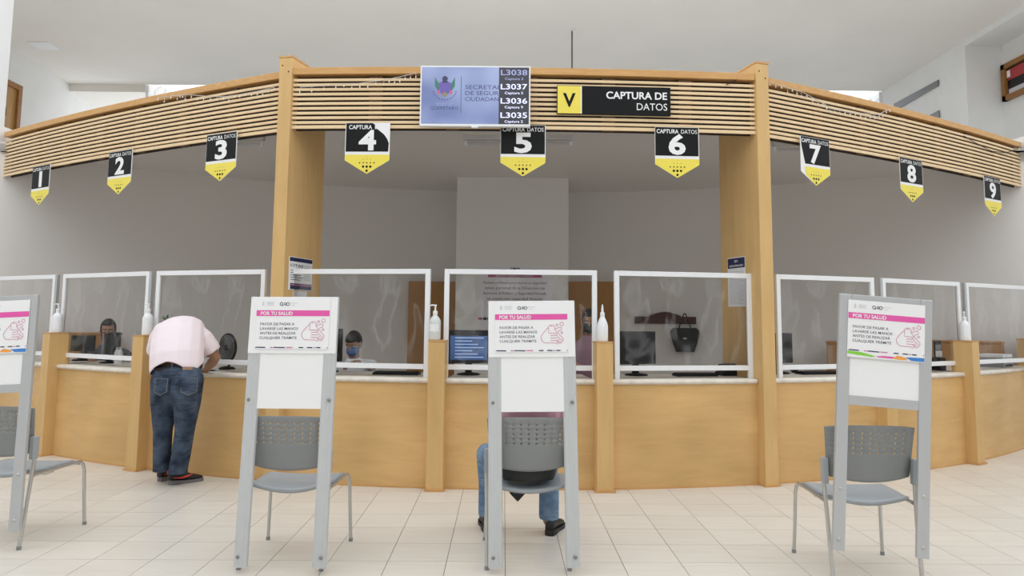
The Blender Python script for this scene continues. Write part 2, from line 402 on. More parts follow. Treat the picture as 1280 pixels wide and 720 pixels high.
# lower outer walls beside the booth
zl = aty(15, 157, 8.6).z
lw = struct(MB().slab([(-6.12, 8.56), (-6.12, 8.8), (-9.5, 8.65), (-9.5, 8.35)], 0, zl).build('wall_lower', M_WALL), 'white lower wall beside the booth')
rw = struct(MB().slab([(6.15, 8.62), (9.2, 8.5), (9.2, 8.8), (6.15, 8.86)], 0, zl).build('wall_side', M_WALL), 'white lower wall on the far side of the booth')
pa = aty(15.5, 0, 9.5); pb = aty(8, 150, 9.5)
pil = struct(MB().box(pa.x-.9, (pa.x+pb.x)/2, 9.0, 9.5, zl-.6, ZH).build('trim_1', M_WALL), 'white pillar rising above the lower wall')

# ---- booth shell: curved back wall, ceiling, pillar
BC, BR, ZC = (.05, 2.42), 8.72, 3.30
arcw = [(BC[0]+BR*sin(RAD(t)), BC[1]+BR*cos(RAD(t))) for t in [-45+90*k/36 for k in range(37)]]
arco = [(BC[0]+(BR+.2)*sin(RAD(t)), BC[1]+(BR+.2)*cos(RAD(t))) for t in [-45+90*k/36 for k in range(37)]]
bw = MB().strip(arcw, arco, 0, ZC+.1).build('wall_back', M_BOOTH, smooth=True); struct(bw, 'curved grey white back wall of the service booth')
front = [(-6.02, 8.76), (-2.06, 6.50), (-1.0, 6.40), (0, 6.36), (1.0, 6.40), (2.2, 6.54), (6.06, 8.82)]
def resamp(P, n):
    P = [Vector(p) for p in P]; D = [0]
    for a, b in zip(P, P[1:]): D.append(D[-1]+(b-a).length)
    out = []
    for k in range(n):
        d = D[-1]*k/(n-1); i = max(j for j in range(len(D)-1) if D[j] <= d+1e-9); out.append(P[i]+(P[i+1]-P[i])*((d-D[i])/(D[i+1]-D[i])))
    return [(p.x, p.y) for p in out]
bc = MB().strip(resamp(front, 37), arcw, ZC, ZC+.12).build('ceiling_booth', M_BOOTH); struct(bc, 'low flat ceiling of the service booth')
pf = 9.97
pr = MB().box(-.76, .77, pf, 11.2, 0, ZC).build('trim_2', mat('pillar_paint', (.80, .79, .77), .85)); struct(pr, 'broad white pillar at the back of the booth')

# ================================================================== slatted fascia and timber pillars
def seg_pts(a, b, sag, n=12, off=0.):
    a, b = Vector(a), Vector(b); t = (b-a).normalized(); nrm = Vector((t.y, -t.x))      # toward the viewer
    L = (b-a).length
    return [(a+(b-a)*(k/n)+nrm*(sag*4*(k/n)*(1-k/n)+off)) for k in range(n+1)]
ZT, ZB = 3.54, 3.0
FASC = {'l': ((-6.08, 8.64), (-2.062, 6.355), .09), 'c': ((-1.93, 6.25), (2.122, 6.295), .08), 'r': ((2.255, 6.395), (6.12, 8.70), .08)}
def fascia(key, label):
    a, b, sag = FASC[key]; mid = (Vector(a)+Vector(b))/2
    root = thing('slatted_fascia', label, 'fascia', (mid.x, mid.y, ZB), 0, 'slatted wooden fascia lengths above the counter')
    loc = lambda P: [(p.x-mid.x, p.y-mid.y) for p in P]
    S = lambda o0, o1, z0, z1: MB().strip(loc(seg_pts(a, b, sag, 12, o0)), loc(seg_pts(a, b, sag, 12, o1)), z0-ZB, z1-ZB)
    S(.018, -.16, ZT-.062, ZT).build('cap_board', M_CAP, root, bevel=.004)
    pitch = (ZT-.078-ZB)/11
    for k in range(11):
        z0 = ZB+k*pitch
        h = pitch*.54 if k else pitch*.66
        S(0, -.016, z0, z0+h).build('slat', M_SLAT, root)
    S(-.075, -.09, ZB, ZT-.06).build('backing_board', M_GAPSHADE, root)
    n = 6 if key == 'c' else 7
    P0 = loc(seg_pts(a, b, sag, n*6, -.022)); P1 = loc(seg_pts(a, b, sag, n*6, -.075))
    for k in range(1, n):
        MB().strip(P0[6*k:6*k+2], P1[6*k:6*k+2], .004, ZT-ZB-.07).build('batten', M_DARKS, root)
    return root
fascia('l', 'slatted wooden fascia above the man in jeans')
fascia('c', 'slatted wooden fascia carrying the screen between two timber pillars')
fascia('r', 'slatted wooden fascia above the tilted sign and the printer')
def frame_at(key, px, py, off):
    """point on the front of a fascia (offset outwards) under a pixel, and its yaw"""
    a, b, sag = FASC[key]; P = seg_pts(a, b, sag, 40, off); best = None
    for k in range(40):
        p, q = P[k], P[k+1]; t = q-p; n = Vector((t.y, -t.x, 0)).normalized()
        h = atplane(px, py, Vector((p.x, p.y, 0)), n)
        s = (Vector((h.x, h.y))-p).dot(t)/t.length_squared
        d = max(0, -s, s-1)
        if best is None or d < best[0]: best = (d, h, atan2(t.y, t.x))
    return best[1], best[2]

POSTS = [-44.5, -32.8, -23.3, -13.55, -4.1, 5.1, 14.85, 23.7, 32.6, 45.5]
def pillar(a, label):
    x, y = pol(a, R)
    t = thing('timber_pillar', label, 'pillar', (x, y, 0), RAD(a))
    MB().box(-.062, .062, -.095, .54, 0, 3.63).build('shaft', M_POST, t, bevel=.004)
    MB().box(-.066, .066, -.10, .55, 3.63, 3.645).build('top_cap', M_CAP, t)
    MB().box(-.072, .072, -.105, .3, 0, .016).build('plinth', M_CAP, t)
    for s in (-1, 1): MB().lathe([(.006, 0), (.006, .004)], 8).build('screw_hole', M_BLACK, t)
    hs = [o for o in bpy.data.objects if o.parent == t and o.name.startswith('screw_hole')]
    hs[0].location = (-.03, -.0955, 3.56); hs[0].rotation_euler = (pi/2, 0, 0)
    hs[1].location = (.03, -.0955, 3.50); hs[1].rotation_euler = (pi/2, 0, 0)
    return t
colL = pillar(POSTS[3], 'tall maple pillar with two notices, between signs 3 and 4')
colR = pillar(POSTS[6], 'tall maple pillar with one tall notice, between signs 6 and 7')

# ================================================================== counter
ZL0, ZL1 = .842, .882
def arc_pts(a0, a1, r, n=8, c=0.): return [(r*sin(RAD(a0-c+(a1-a0)*k/n)), R-r*cos(RAD(a0-c+(a1-a0)*k/n))) for k in range(n+1)]
WHERE = ['behind the cut off chair', 'with a low brown cabinet behind it', 'where the man in jeans leans', 'with the masked clerk in white behind it',
         'with the blue lit monitor behind it', 'with the handbag on the wall behind it', 'between the notice pillar and the tilted sign', 'behind the tilted sign', 'with a white printer on it']
def bay(i):
    a0, a1 = POSTS[i], POSTS[i+1]; c = (a0+a1)/2; h = .47
    x, y = pol(c, R)
    t = thing('counter_unit', 'curved maple counter unit with pale stone top, %s' % WHERE[i], 'counter', (x, y, 0), RAD(c), 'counter units between the wooden posts')
    MB().strip(arc_pts(a0+h-.3, a1-h+.3, R, 10, c), arc_pts(a0+h-.3, a1-h+.3, R-.03, 10, c), 0, ZL0).build('front_panel', M_PANEL, t, smooth=True)
    mb = MB()
    prof = [(R-.60, ZL0), (R+.012, ZL0), (R+.024, ZL0+.01), (R+.027, ZL0+.02), (R+.024, ZL0+.03), (R+.012, ZL1), (R-.60, ZL1)]
    v = []; n = 8; m = len(prof)
    for k in range(n+1):
        for r, z in prof:
            an = RAD(a0+h-c+(a1-a0-2*h)*k/n); v.append((r*sin(an), R-r*cos(an), z))
    f = [(k*m+q, k*m+(q+1) % m, (k+1)*m+(q+1) % m, (k+1)*m+q) for k in range(n) for q in range(m)]+[tuple(range(m)), tuple(n*m+q for q in range(m))[::-1]]
    mb.add(v, f).build('stone_top', M_STONE, t, smooth=True)
    MB().strip(arc_pts(a0+h-.3, a1-h+.3, R+.006, 10, c), arc_pts(a0+h-.3, a1-h+.3, R, 10, c), 0, .012).build('floor_strip', M_CAP, t)
    return t
for i in range(9): bay(i)
PW = {0: 'at the end by the white wall', 1: 'with a clear pump bottle, beside the cut off hand washing sign', 2: 'beside the man in jeans', 4: 'under a half empty clear gel bottle', 5: 'under a white bottle without a pump', 7: 'hidden behind the tilted hand washing sign', 8: 'next to the white printer bay', 9: 'at the far end beyond the printer'}
for i, a in enumerate(POSTS):
    if i in (3, 6): continue
    x, y = pol(a, R)
    t = thing('counter_post', 'short square maple post %s' % PW[i], 'post', (x, y, 0), RAD(a), 'short posts between the counter units')
    MB().box(-.068, .068, -.105, .10, 0, 1.185).build('shaft', M_POST, t, bevel=.003)
    MB().box(-.071, .071, -.108, .103, 1.185, 1.195).build('top_cap', M_CAP, t)
    MB().box(-.08, .08, -.118, .0, 0, .018).build('plinth', M_CAP, t)

# ---- acrylic / film screens
ZP = 1.786
RS = R-.065
SCREENS = [(-16, 71), (81, 188.5), (197.5, 333), (359.5, 538.5), (556, 746), (767.5, 938), (969, 1091), (1101.5, 1198), (1206, 1300)]
SL = ['behind the cut off sign', 'before the low brown cabinet', 'above the man leaning on the counter', 'before the clerk in white',
      'in front of the pillar poster', 'in front of the hanging handbag', 'between the notice pillar and the tilted sign', 'behind the tilted sign beside the printer', 'in front of the white printer']
def yat(x): return 336 + max(0, (x-760))*.052 + max(0, 330-x)*.033
for i, (x0, x1) in enumerate(SCREENS):
    p, q = atr(x0, yat(x0), RS), atr(x1, yat(x1), RS)
    # trim by solving again at the true height
    for _ in range(6):
        for nm in (0, 1):
            P = (p, q)[nm]; ax, ay, _d = toppx(P.x, P.y, ZP); xx = (x0, x1)[nm]
            P2 = atr(xx, ay, RS)
            if nm == 0: p = P2
            else: q = P2
    p, q = Vector((p.x, p.y)), Vector((q.x, q.y))
    if i == 0: p = Vector((-5.78, 8.20))
    if i == 8: q = Vector((5.92, 8.33))
    L = (q-p).length; yaw = atan2(q.y-p.y, q.x-p.x); c = (p+q)/2
    t = thing('counter_screen', 'white framed clear screen standing on the counter, %s' % SL[i], 'screen', (c.x, c.y, ZL1), yaw, 'clear screens on the counter')
    H = ZP-ZL1; w = .042; dpt = .03
    for s in (-1, 1):
        MB().box(*sorted((s*L/2, s*(L/2-w))), -dpt/2, dpt/2, 0, H).build('stile', M_WHITE, t, bevel=.002)
    MB().box(-L/2+w, L/2-w, -dpt/2, dpt/2, H-w, H).build('rail', M_WHITE, t, bevel=.002)
    MB().box(-L/2+w, L/2-w, -dpt/2, dpt/2, .068, .068+w).build('rail', M_WHITE, t, bevel=.002)
    nx, nz = 10, 8
    MB().quad(-L/2+w*.5, L/2-w*.5, .07, H-w*.5, .002).build('film_pane', M_FILM, t)
    if i in (1, 7, 8, 0): MB().box(*((L/2+.004, L/2+.03) if i < 3 else (-L/2-.03, -L/2-.004)), -.01, .02, 0, H).build('side_channel', M_ALU, t)

# ================================================================== signs on the fascia
PEN = [(52, 207, 'l'), (151, 188.5, 'l'), (277.5, 166.5, 'l'), (460, 153.5, 'c'), (654, 156.5, 'c'), (846, 159, 'c'), (1018.5, 172.5, 'r'), (1138.5, 198.5, 'r'), (1240, 221.5, 'r')]
PWD, PHT = .385, .445
def pennant(i, px, py, key):
    off = .035 if i != 4 else .02
    p, yaw = frame_at(key, px, py, off)
    num = ('one', 'two', 'three', 'four', 'five', 'six', 'seven', 'eight', 'nine')[i]
    ex = ' with a peeling white corner' if i == 3 else ' partly covered by the television' if i == 4 else [' nearest the white wall end', ' above the clerk by the cabinet', ' above the man in jeans', '', '', ' below the long black board', ' above the tilted sign with peeling edge', ' above the counter beside the tilted sign', ' above the white printer'][i]
    t = thing('number_pennant', 'black and yellow pennant sign numbered %s%s' % (num, ex), 'sign', (p.x, p.y, p.z-PHT), yaw, 'numbered pennant signs along the fascia')
    w, h = PWD/2, PHT
    MB().prism([(-w, h*.263), (0, 0), (w, h*.263), (w, h), (-w, h)], 0, .006).build('board', M_PRINTWHT, t)
    blk = [(-w+.003, h*.433), (w-.006, h*.433), (w-.006, h-.003), (-w+.003, h-.003)]
    if i == 3: blk = [(-w+.006, h*.433), (w-.012, h*.433), (w-.008, h*.60), (w-.022, h*.68), (w-.05, h*.77), (w-.10, h*.86), (w-.125, h*.90), (w-.13, h*.96), (w-.15, h-.003), (-w+.006, h-.003)]
    if i == 6: blk = [(-w+.055, h*.433), (w-.004, h*.433), (w-.004, h-.003), (-w+.008, h-.003), (-w+.012, h*.8)]
    raw(MB().poly(blk, -.0012), 'black_panel', M_PRINTBLK, t)
    yl = [(-w, h*.263), (0, 0), (w, h*.263), (w, h*.375), (-w, h*.375)]
    if i == 6: yl = [(-w+.06, h*.21), (0, 0), (w, h*.263), (w, h*.375), (-w+.05, h*.375)]
    raw(MB().poly(yl, -.0012), 'yellow_panel', M_YELLOW, t)
    mb = MB()
    if i == 3:
        text(mb, 'CAPTURA', -w+.03, h*.875, .05, -.0024, bold=.018, width=.20); mb2 = MB(); text(mb2, 'D', .062, h*.875, .05, -.0024)
    else:
        text(mb, 'CAPTURA', -w+.015, h*.875, .05, -.0024, bold=.018, width=.192); mb2 = MB(); text(mb2, 'DATOS', .036, h*.875, .05, -.0024, width=.14)
    raw(mb, 'bold_lettering', M_PRINTWHT, t); raw(mb2, 'thin_lettering', M_PRINTWHT, t)
    nb = MB(); text(nb, str(i+1), 0 if i else .0, h*.475, .235, -.0024, 'C', bold=.035, width=.15 if i else .065)
    raw(nb, 'number', M_PRINTWHT, t)
    d = MB()
    for n, zz, r in ((1, .335, .002), (3, .285, .003), (5, .215, .006), (3, .14, .0105), (1, .06, .0105)):
        for k in range(n): d.disc((k-(n-1)/2)*.031, h*zz, r, -.0024)
    raw(d, 'dot_pattern', M_PRINTBLK, t)
for i, (a, b, c) in enumerate(PEN): pennant(i, a, b, c)

# ---- V / CAPTURA DE DATOS board
p, yaw = frame_at('c', 767.5, 125, .03)
t = thing('fascia_board', 'long black board reading captura de datos with yellow V square', 'sign', (p.x, p.y, p.z-.13), yaw)
bwid, bh = .985, .25
MB().box(-bwid/2, bwid/2, 0, .022, 0, bh).build('board', M_PRINTBLK, t, bevel=.002)
raw(MB().quad(-bwid/2+.004, -bwid/2+.205, .004, bh-.004, -.001), 'yellow_square', M_YELLOW, t)
raw(MB().quad(-bwid/2+.205, -bwid/2+.214, .004, bh-.004, -.001), 'white_line', M_PRINTWHT, t)
mb = MB(); text(mb, 'V', -bwid/2+.105, .065, .165, -.002, 'C', bold=.03, width=.11); raw(mb, 'letter_v', M_PRINTBLK, t)
mb = MB(); text(mb, 'CAPTURA DE', bwid/2-.03, .142, .088, -.002, 'R', bold=.024, width=.53); raw(mb, 'bold_lettering', M_PRINTWHT, t)
mb = MB(); text(mb, 'DATOS', bwid/2-.03, .045, .088, -.002, 'R', width=.265); raw(mb, 'thin_lettering', M_PRINTWHT, t)

# ---- television
p, yaw = frame_at('c', 594, 120, .12)
TW, TH = .935, .525
t = thing('wall_television', 'white framed television showing a state crest and queue numbers', 'television', (p.x, p.y, p.z-TH/2), yaw)
MB().box(-TW/2, TW/2, 0, .045, 0, TH).build('housing', M_WHITE, t, bevel=.004)
MB().box(-.2, .2, .045, .10, .12, .42).build('wall_bracket', M_BLACK, t)
MB().box(-.03, .03, -.004, .03, -.012, .003).build('sensor_bump', M_WHITE, t, bevel=.004)
def scr(name, c1, c2, st):
    m = bpy.data.materials.new(name); m.use_nodes = True; nt = m.node_tree; L = nt.links; N = nt.nodes.new
    b = nt.nodes['Principled BSDF']; b.inputs['Roughness'].default_value = .25; b.inputs['Base Color'].default_value = (.02, .02, .02, 1)
    tc = N('ShaderNodeTexCoord'); n = N('ShaderNodeTexNoise'); n.inputs['Scale'].default_value = 2.2; n.inputs['Detail'].default_value = 1; L.new(tc.outputs['Object'], n.inputs['Vector'])
    r = N('ShaderNodeValToRGB'); e = r.color_ramp.elements; e[0].position = .35; e[1].position = .68; e[0].color = (*c1, 1); e[1].color = (*c2, 1)
    L.new(n.outputs['Fac'], r.inputs[0]); L.new(r.outputs[0], b.inputs['Emission Color']); b.inputs['Emission Strength'].default_value = st
    return m
fr_ = .012
sx0, sx1 = -TW/2+fr_, TW/2-fr_; sz0, sz1 = .02, TH-.012
split = sx1-.255
raw(MB().quad(sx0, split, sz0, sz1, -.001), 'blue_screen', scr('screen_blue', (.20, .26, .53), (.50, .60, .92), .85), t)
raw(MB().quad(split, sx1, sz0, sz1, -.001), 'queue_panel', scr('screen_dark', (.030, .030, .045), (.05, .05, .075), .9), t)
M_SCRW = mat('screen_white', (.62, .64, .85), .4, emit=.75); M_SCRD = mat('screen_navy', (.05, .05, .14), .4, emit=.3)
M_SCRF = mat('screen_dim', (.26, .28, .48), .4, emit=.6)
for k, nn in enumerate(('L3038', 'L3037', 'L3036', 'L3035')):
    z = sz1-.063-k*.1235
    m_ = M_SCRF if k == 0 else M_SCRW
    raw(text(MB(), nn, (split+sx1)/2, z-.004, .066, -.002, 'C', bold=.014, width=.225), 'queue_number', m_, t)
    raw(text(MB(), 'Captura '+'3592'[k], (split+sx1)/2, z-.046, .03, -.002, 'C', bold=.01, width=.155), 'queue_caption', m_, t)
mb = MB()
tx = sx0+.37
for k, (s_, w_) in enumerate((('SECRETAI', .245), ('DE SEGUR', .245), ('CIUDADAN', .245))): text(mb, s_, tx, .322-k*.052, .05, -.002, width=split-tx-.002, bold=.003)
text(mb, 'QUERÉTARO', sx0+.077, .142, .04, -.002, width=.238)
mb.quad(sx0+.333, sx0+.3375, .115, .43, -.002)
raw(mb, 'screen_lettering', M_SCRD, t)
mb = MB(); text(mb, 'PODER EJECUTIVO DEL', sx0+.12, .192, .014, -.002, width=.155); text(mb, 'ESTADO DE', sx0+.135, .176, .014, -.002, width=.12); raw(mb, 'small_lettering', M_SCRF, t)
cx_, cz_ = sx0+.197, .325
E_ = lambda n, c: mat('screen_'+n, c, .4, emit=.7)
for q in (-1, 1): raw(MB().poly([(cx_+q*.085, cz_+.10), (cx_+q*.045, cz_+.03), (cx_+q*.05, cz_-.03), (cx_+q*.085, cz_+.02)], -.002), 'crest_wing', E_('green', (.03, .13, .09)), t)
raw(MB().poly([(cx_-.05, cz_+.055), (cx_+.05, cz_+.055), (cx_+.052, cz_-.01), (cx_+.03, cz_-.05), (cx_, cz_-.07), (cx_-.03, cz_-.05), (cx_-.052, cz_-.01)], -.0025), 'crest_shield', E_('purple', (.10, .07, .26)), t)
raw(MB().disc(cx_, cz_+.085, .024, -.003).poly([(cx_-.03, cz_+.065), (cx_+.03, cz_+.065), (cx_+.02, cz_+.05), (cx_-.02, cz_+.05)], -.003), 'crest_helmet', E_('dark', (.03, .03, .07)), t)
for q in (-1, 1): raw(MB().poly([(cx_+q*.07, cz_-.03), (cx_+q*.04, cz_-.01), (cx_+q*.045, cz_-.06)], -.003), 'crest_ribbon', E_('red', (.36, .08, .14)), t)
raw(MB().poly([(cx_-.03, cz_-.05), (cx_, cz_-.025), (cx_+.03, cz_-.05), (cx_, cz_-.08)], -.003), 'crest_base', E_('olive', (.16, .15, .10)), t)
mb = MB()
for k in range(13):
    a = pi+.15+(pi-.3)*k/12; mb.disc(cx_+.097*cos(a), cz_-.015+.082*sin(a), .006, -.003, 6)
raw(mb, 'crest_scroll', M_SCRD, t)

# ---- notices on the pillars
def side_notice(col, s, px4, label, name, body):
    """sheet on the inner side face of a pillar; px4 = top-front, bottom-front, top-back x"""
    a = col.rotation_euler.z; n = Vector((cos(a), sin(a), 0))*s; p0 = Vector(col.location)+n*.0625
    A, B, C = [atplane(*q, p0, n) for q in px4]
    fwd = Vector((-sin(a), cos(a), 0))                                           # into the booth
    wdt = abs((C-A).dot(fwd)); hgt = abs(A.z-B.z)
    yaw = a+(pi/2 if s > 0 else -pi/2)
    mid = A+fwd*(wdt/2)*(1 if (C-A).dot(fwd) > 0 else -1)
    t = thing(name, label, 'notice', (mid.x+n.x*.0015, mid.y+n.y*.0015, B.z), yaw)
    MB().box(-wdt/2, wdt/2, 0, .0012, 0, hgt).build('sheet', M_PAPER, t)
    body(t, wdt, hgt)
def nb1(t, w, h):
    raw(MB().quad(-w/2+.01, w/2-.005, h*.86, h*.98, -.001), 'navy_header', M_NAVY, t)
    raw(MB().quad(-w/2+.03, w/2-.005, h*.02, h*.20, -.001), 'navy_footer', M_NAVY, t)
    raw(MB().quad(-w/2+.04, w/2-.005, h*.135, h*.17, -.002), 'pink_line', M_PINKL, t)
    mb = MB(); text(mb, 'CITAS', -w/2+.02, h*.70, h*.12, -.001, width=w*.55, bold=.02)
    for k in range(5): mb.quad(-w/2+.03, -w/2+w*(.5+.1*(k % 2)), h*(.58-.07*k), h*(.60-.07*k), -.001)
    raw(mb, 'lettering', M_INK, t)
    mb = MB()
    for k in range(8): mb.quad(w*.12, w*.42, h*(.74-.06*k), h*(.77-.06*k), -.001)
    raw(mb, 'side_text', M_FAINT, t)
side_notice(colL, 1, [(361.5, 320), (362, 362), (390.5, 327)], 'white notice with navy header and footer on the timber pillar', 'pillar_notice', nb1)
def nb2(t, w, h):
    mb = MB(); mb.quad(-w*.4, w*.35, h*.62, h*.70, -.001); raw(mb, 'text_line', M_INK, t)
side_notice(colL, 1, [(366.5, 363.5), (366.5, 392), (383.5, 366)], 'small white slip below the navy headed notice', 'pillar_slip', nb2)
def nb3(t, w, h):
    raw(MB().quad(-w/2+.006, w/2-.006, h*.78, h*.985, -.001), 'navy_header', M_NAVY, t)
    mb = MB(); text(mb, 'AVISO DE PRIVACIDAD', 0, h*.81, h*.05, -.002, 'C', width=w*.78, bold=.03); text(mb, 'QRO', 0, h*.90, h*.06, -.002, 'C', bold=.03); raw(mb, 'header_lettering', M_PRINTWHT, t)
    mb = MB()
    for k in range(22): mb.quad(-w*.42, w*(.42-.1*(k % 3 == 2)), h*(.70-.031*k), h*(.712-.031*k), -.001)
    raw(mb, 'body_text', M_FAINT, t)
side_notice(colR, -1, [(931.5, 320), (932.5, 383), (909.5, 324)], 'tall white privacy notice with navy header on timber pillar', 'pillar_notice', nb3)

# ================================================================== chairs
def chair_parts(t):
    # backrest: curved perforated shell
    xs = [-.225]; nh = 9
    for k in range(nh):
        c = -.172+.043*k; xs += [c-.0045, c+.0045]
    xs.append(.225)
    zs = [.515, .535, .60, .66]
    rows = [.675+.027*k for k in range(5)]
    for z in rows: zs += [z-.0042, z+.0042]
    zs += [.815, .825]
    def P(x, z, dy):
        f = (z-.515)/.31; wx = x*(.96+.10*f) ; e = abs(x)/.225
        zz = z
        if z > .80: zz = z-.012*e**3
        if z < .55: zz = z+.03*e**2*(.55-z)/.035
        y = -.178-.048*f-.028*(1-e*e)*(.55+.45*f)+dy
        return (wx, y, zz)
    v, f = [], []
    nx, nz = len(xs), len(zs)
    for layer in (0, 1):
        for z in zs:
            for x in xs: v.append(P(x, z, -.006*layer))
    N = nx*nz
    hole = set()
    for j in range(5):
        for k in range(nh):
            if j >= 3-0 or True: hole.add((1+2*k, 4+2*j))
    for k, q in ((1, 0), (nh-2, 0)): pass
    for j in range(nz-1):
        for i in range(nx-1):
            if (i, j) in hole:
                a, b, c, d = j*nx+i, j*nx+i+1, (j+1)*nx+i+1, (j+1)*nx+i
                for p, q in ((a, b), (b, c), (c, d), (d, a)): f.append((p, q, q+N, p+N))
                continue
            a, b, c, d = j*nx+i, j*nx+i+1, (j+1)*nx+i+1, (j+1)*nx+i
            f.append((a, b, c, d)); f.append((d+N, c+N, b+N, a+N))
    for i in range(nx-1):
        f.append((i, i+1, i+1+N, i+N)); k = (nz-1)*nx; f.append((k+i, k+i+1, k+i+1+N, k+i+N))
    for j in range(nz-1):
        f.append((j*nx, (j+1)*nx, (j+1)*nx+N, j*nx+N)); k = nx-1; f.append((j*nx+k, (j+1)*nx+k, (j+1)*nx+k+N, j*nx+k+N))
    MB().add(v, f).build('backrest', M_GREYP, t, smooth='all')
    # seat shell
    v, f = [], []; nu, nv = 12, 12
    for layer in (0, 1):
        for j in range(nv+1):
            for i in range(nu+1):
                a, b = i/nu*2-1, j/nv
                hw = .225*(1-.10*max(0, .3-b)/.3)
                y = -.185+.435*b - .02*abs(a)**3*(b < .2)
                z = .435-.018*(1-a*a)*(1-(2*b-1)**2)*.8 - .03*max(0, b-.82)/.18 + .012*max(0, .2-b)/.2 - .034*(1-a*a)*max(0, .25-b)/.25*1.2
                v.append((hw*a*(1-.04*max(0, b-.9)/.1), y+.006*layer, z-.018*layer))
    n1 = (nu+1)*(nv+1)
    for j in range(nv):
        for i in range(nu):
            a, b, c, d = j*(nu+1)+i, j*(nu+1)+i+1, (j+1)*(nu+1)+i+1, (j+1)*(nu+1)+i
            f += [(a, b, c, d), (d+n1, c+n1, b+n1, a+n1)]
    for i in range(nu):
        f.append((i, i+1, i+1+n1, i+n1)); k = nv*(nu+1); f.append((k+i, k+i+1, k+i+1+n1, k+i+n1))
    for j in range(nv):
        f.append((j*(nu+1), (j+1)*(nu+1), (j+1)*(nu+1)+n1, j*(nu+1)+n1)); k = nu; f.append((j*(nu+1)+k, (j+1)*(nu+1)+k, (j+1)*(nu+1)+k+n1, j*(nu+1)+k+n1))
    MB().add(v, f).build('seat', M_SEATP, t, smooth='all')
    for s in (-1, 1):
        # front leg: foot, rise, bend, run back under the seat
        pts = [(s*.258, .275, .004), (s*.252, .265, .15), (s*.245, .255, .36), (s*.241, .245, .395), (s*.236, .225, .413), (s*.232, .18, .416)]
        lg = MB().tube(pts, .0105, 10).build('front_leg', M_STEEL, t, smooth=True)
        MB().tube([(s*.258, .275, 0), (s*.258, .275, .02)], .0125, 10).build('foot_cap', M_GREYP, lg, smooth=True)
        MB().tube([(s*.232, .18, .4155), (s*.230, -.195, .412)], .0105, 10).build('side_rail', M_STEEL, t, smooth=True)
        lg = MB().tube([(s*.228, -.265, .004), (s*.232, -.225, .30), (s*.238, -.203, .50), (s*.236, -.195, .58)], .0115, 10).build('rear_leg', M_STEEL, t, smooth=True)
        MB().tube([(s*.228, -.265, 0), (s*.228, -.262, .02)], .0135, 10).build('foot_cap', M_GREYP, lg, smooth=True)
        MB().box(s*.236-.014, s*.236+.014, -.232, -.182, .51, .645).build('back_bracket', M_SEATP, t, bevel=.005)
    MB().tube([(-.23, -.02, .405), (-.18, -.02, .385), (.18, -.02, .385), (.23, -.02, .405)], .009, 8).build('cross_bar', M_STEEL, t, smooth=True)
def chair(loc, rot, label):
    t = thing('visitor_chair', label, 'chair', (loc[0], loc[1], 0), RAD(rot), 'grey visitor chairs facing the counter')
    chair_parts(t); return t
CH = [((-3.085, 4.755), -5, 'grey plastic visitor chair cut off at its side, facing the end counter units'),
      ((-1.245, 4.43), -1.5, 'empty grey perforated chair between the man in jeans and the seated person'),
      ((.105, 4.465), 0, 'grey perforated chair with a person in pink sitting on it'),
      ((1.945, 4.262), -3, 'empty grey perforated chair behind the tilted hand washing sign')]
first = chair(*CH[0])
def copy_children(src, dst):
    for ch in [x for x in bpy.data.objects if x.parent == src]:
        c = ch.copy(); COL.objects.link(c); c.parent = dst; copy_children(ch, c)
chairs = [first]
for loc, rot, lab in CH[1:]:
    t = thing('visitor_chair', lab, 'chair', (loc[0], loc[1], 0), RAD(rot), 'grey visitor chairs facing the counter'); copy_children(first, t); chairs.append(t)

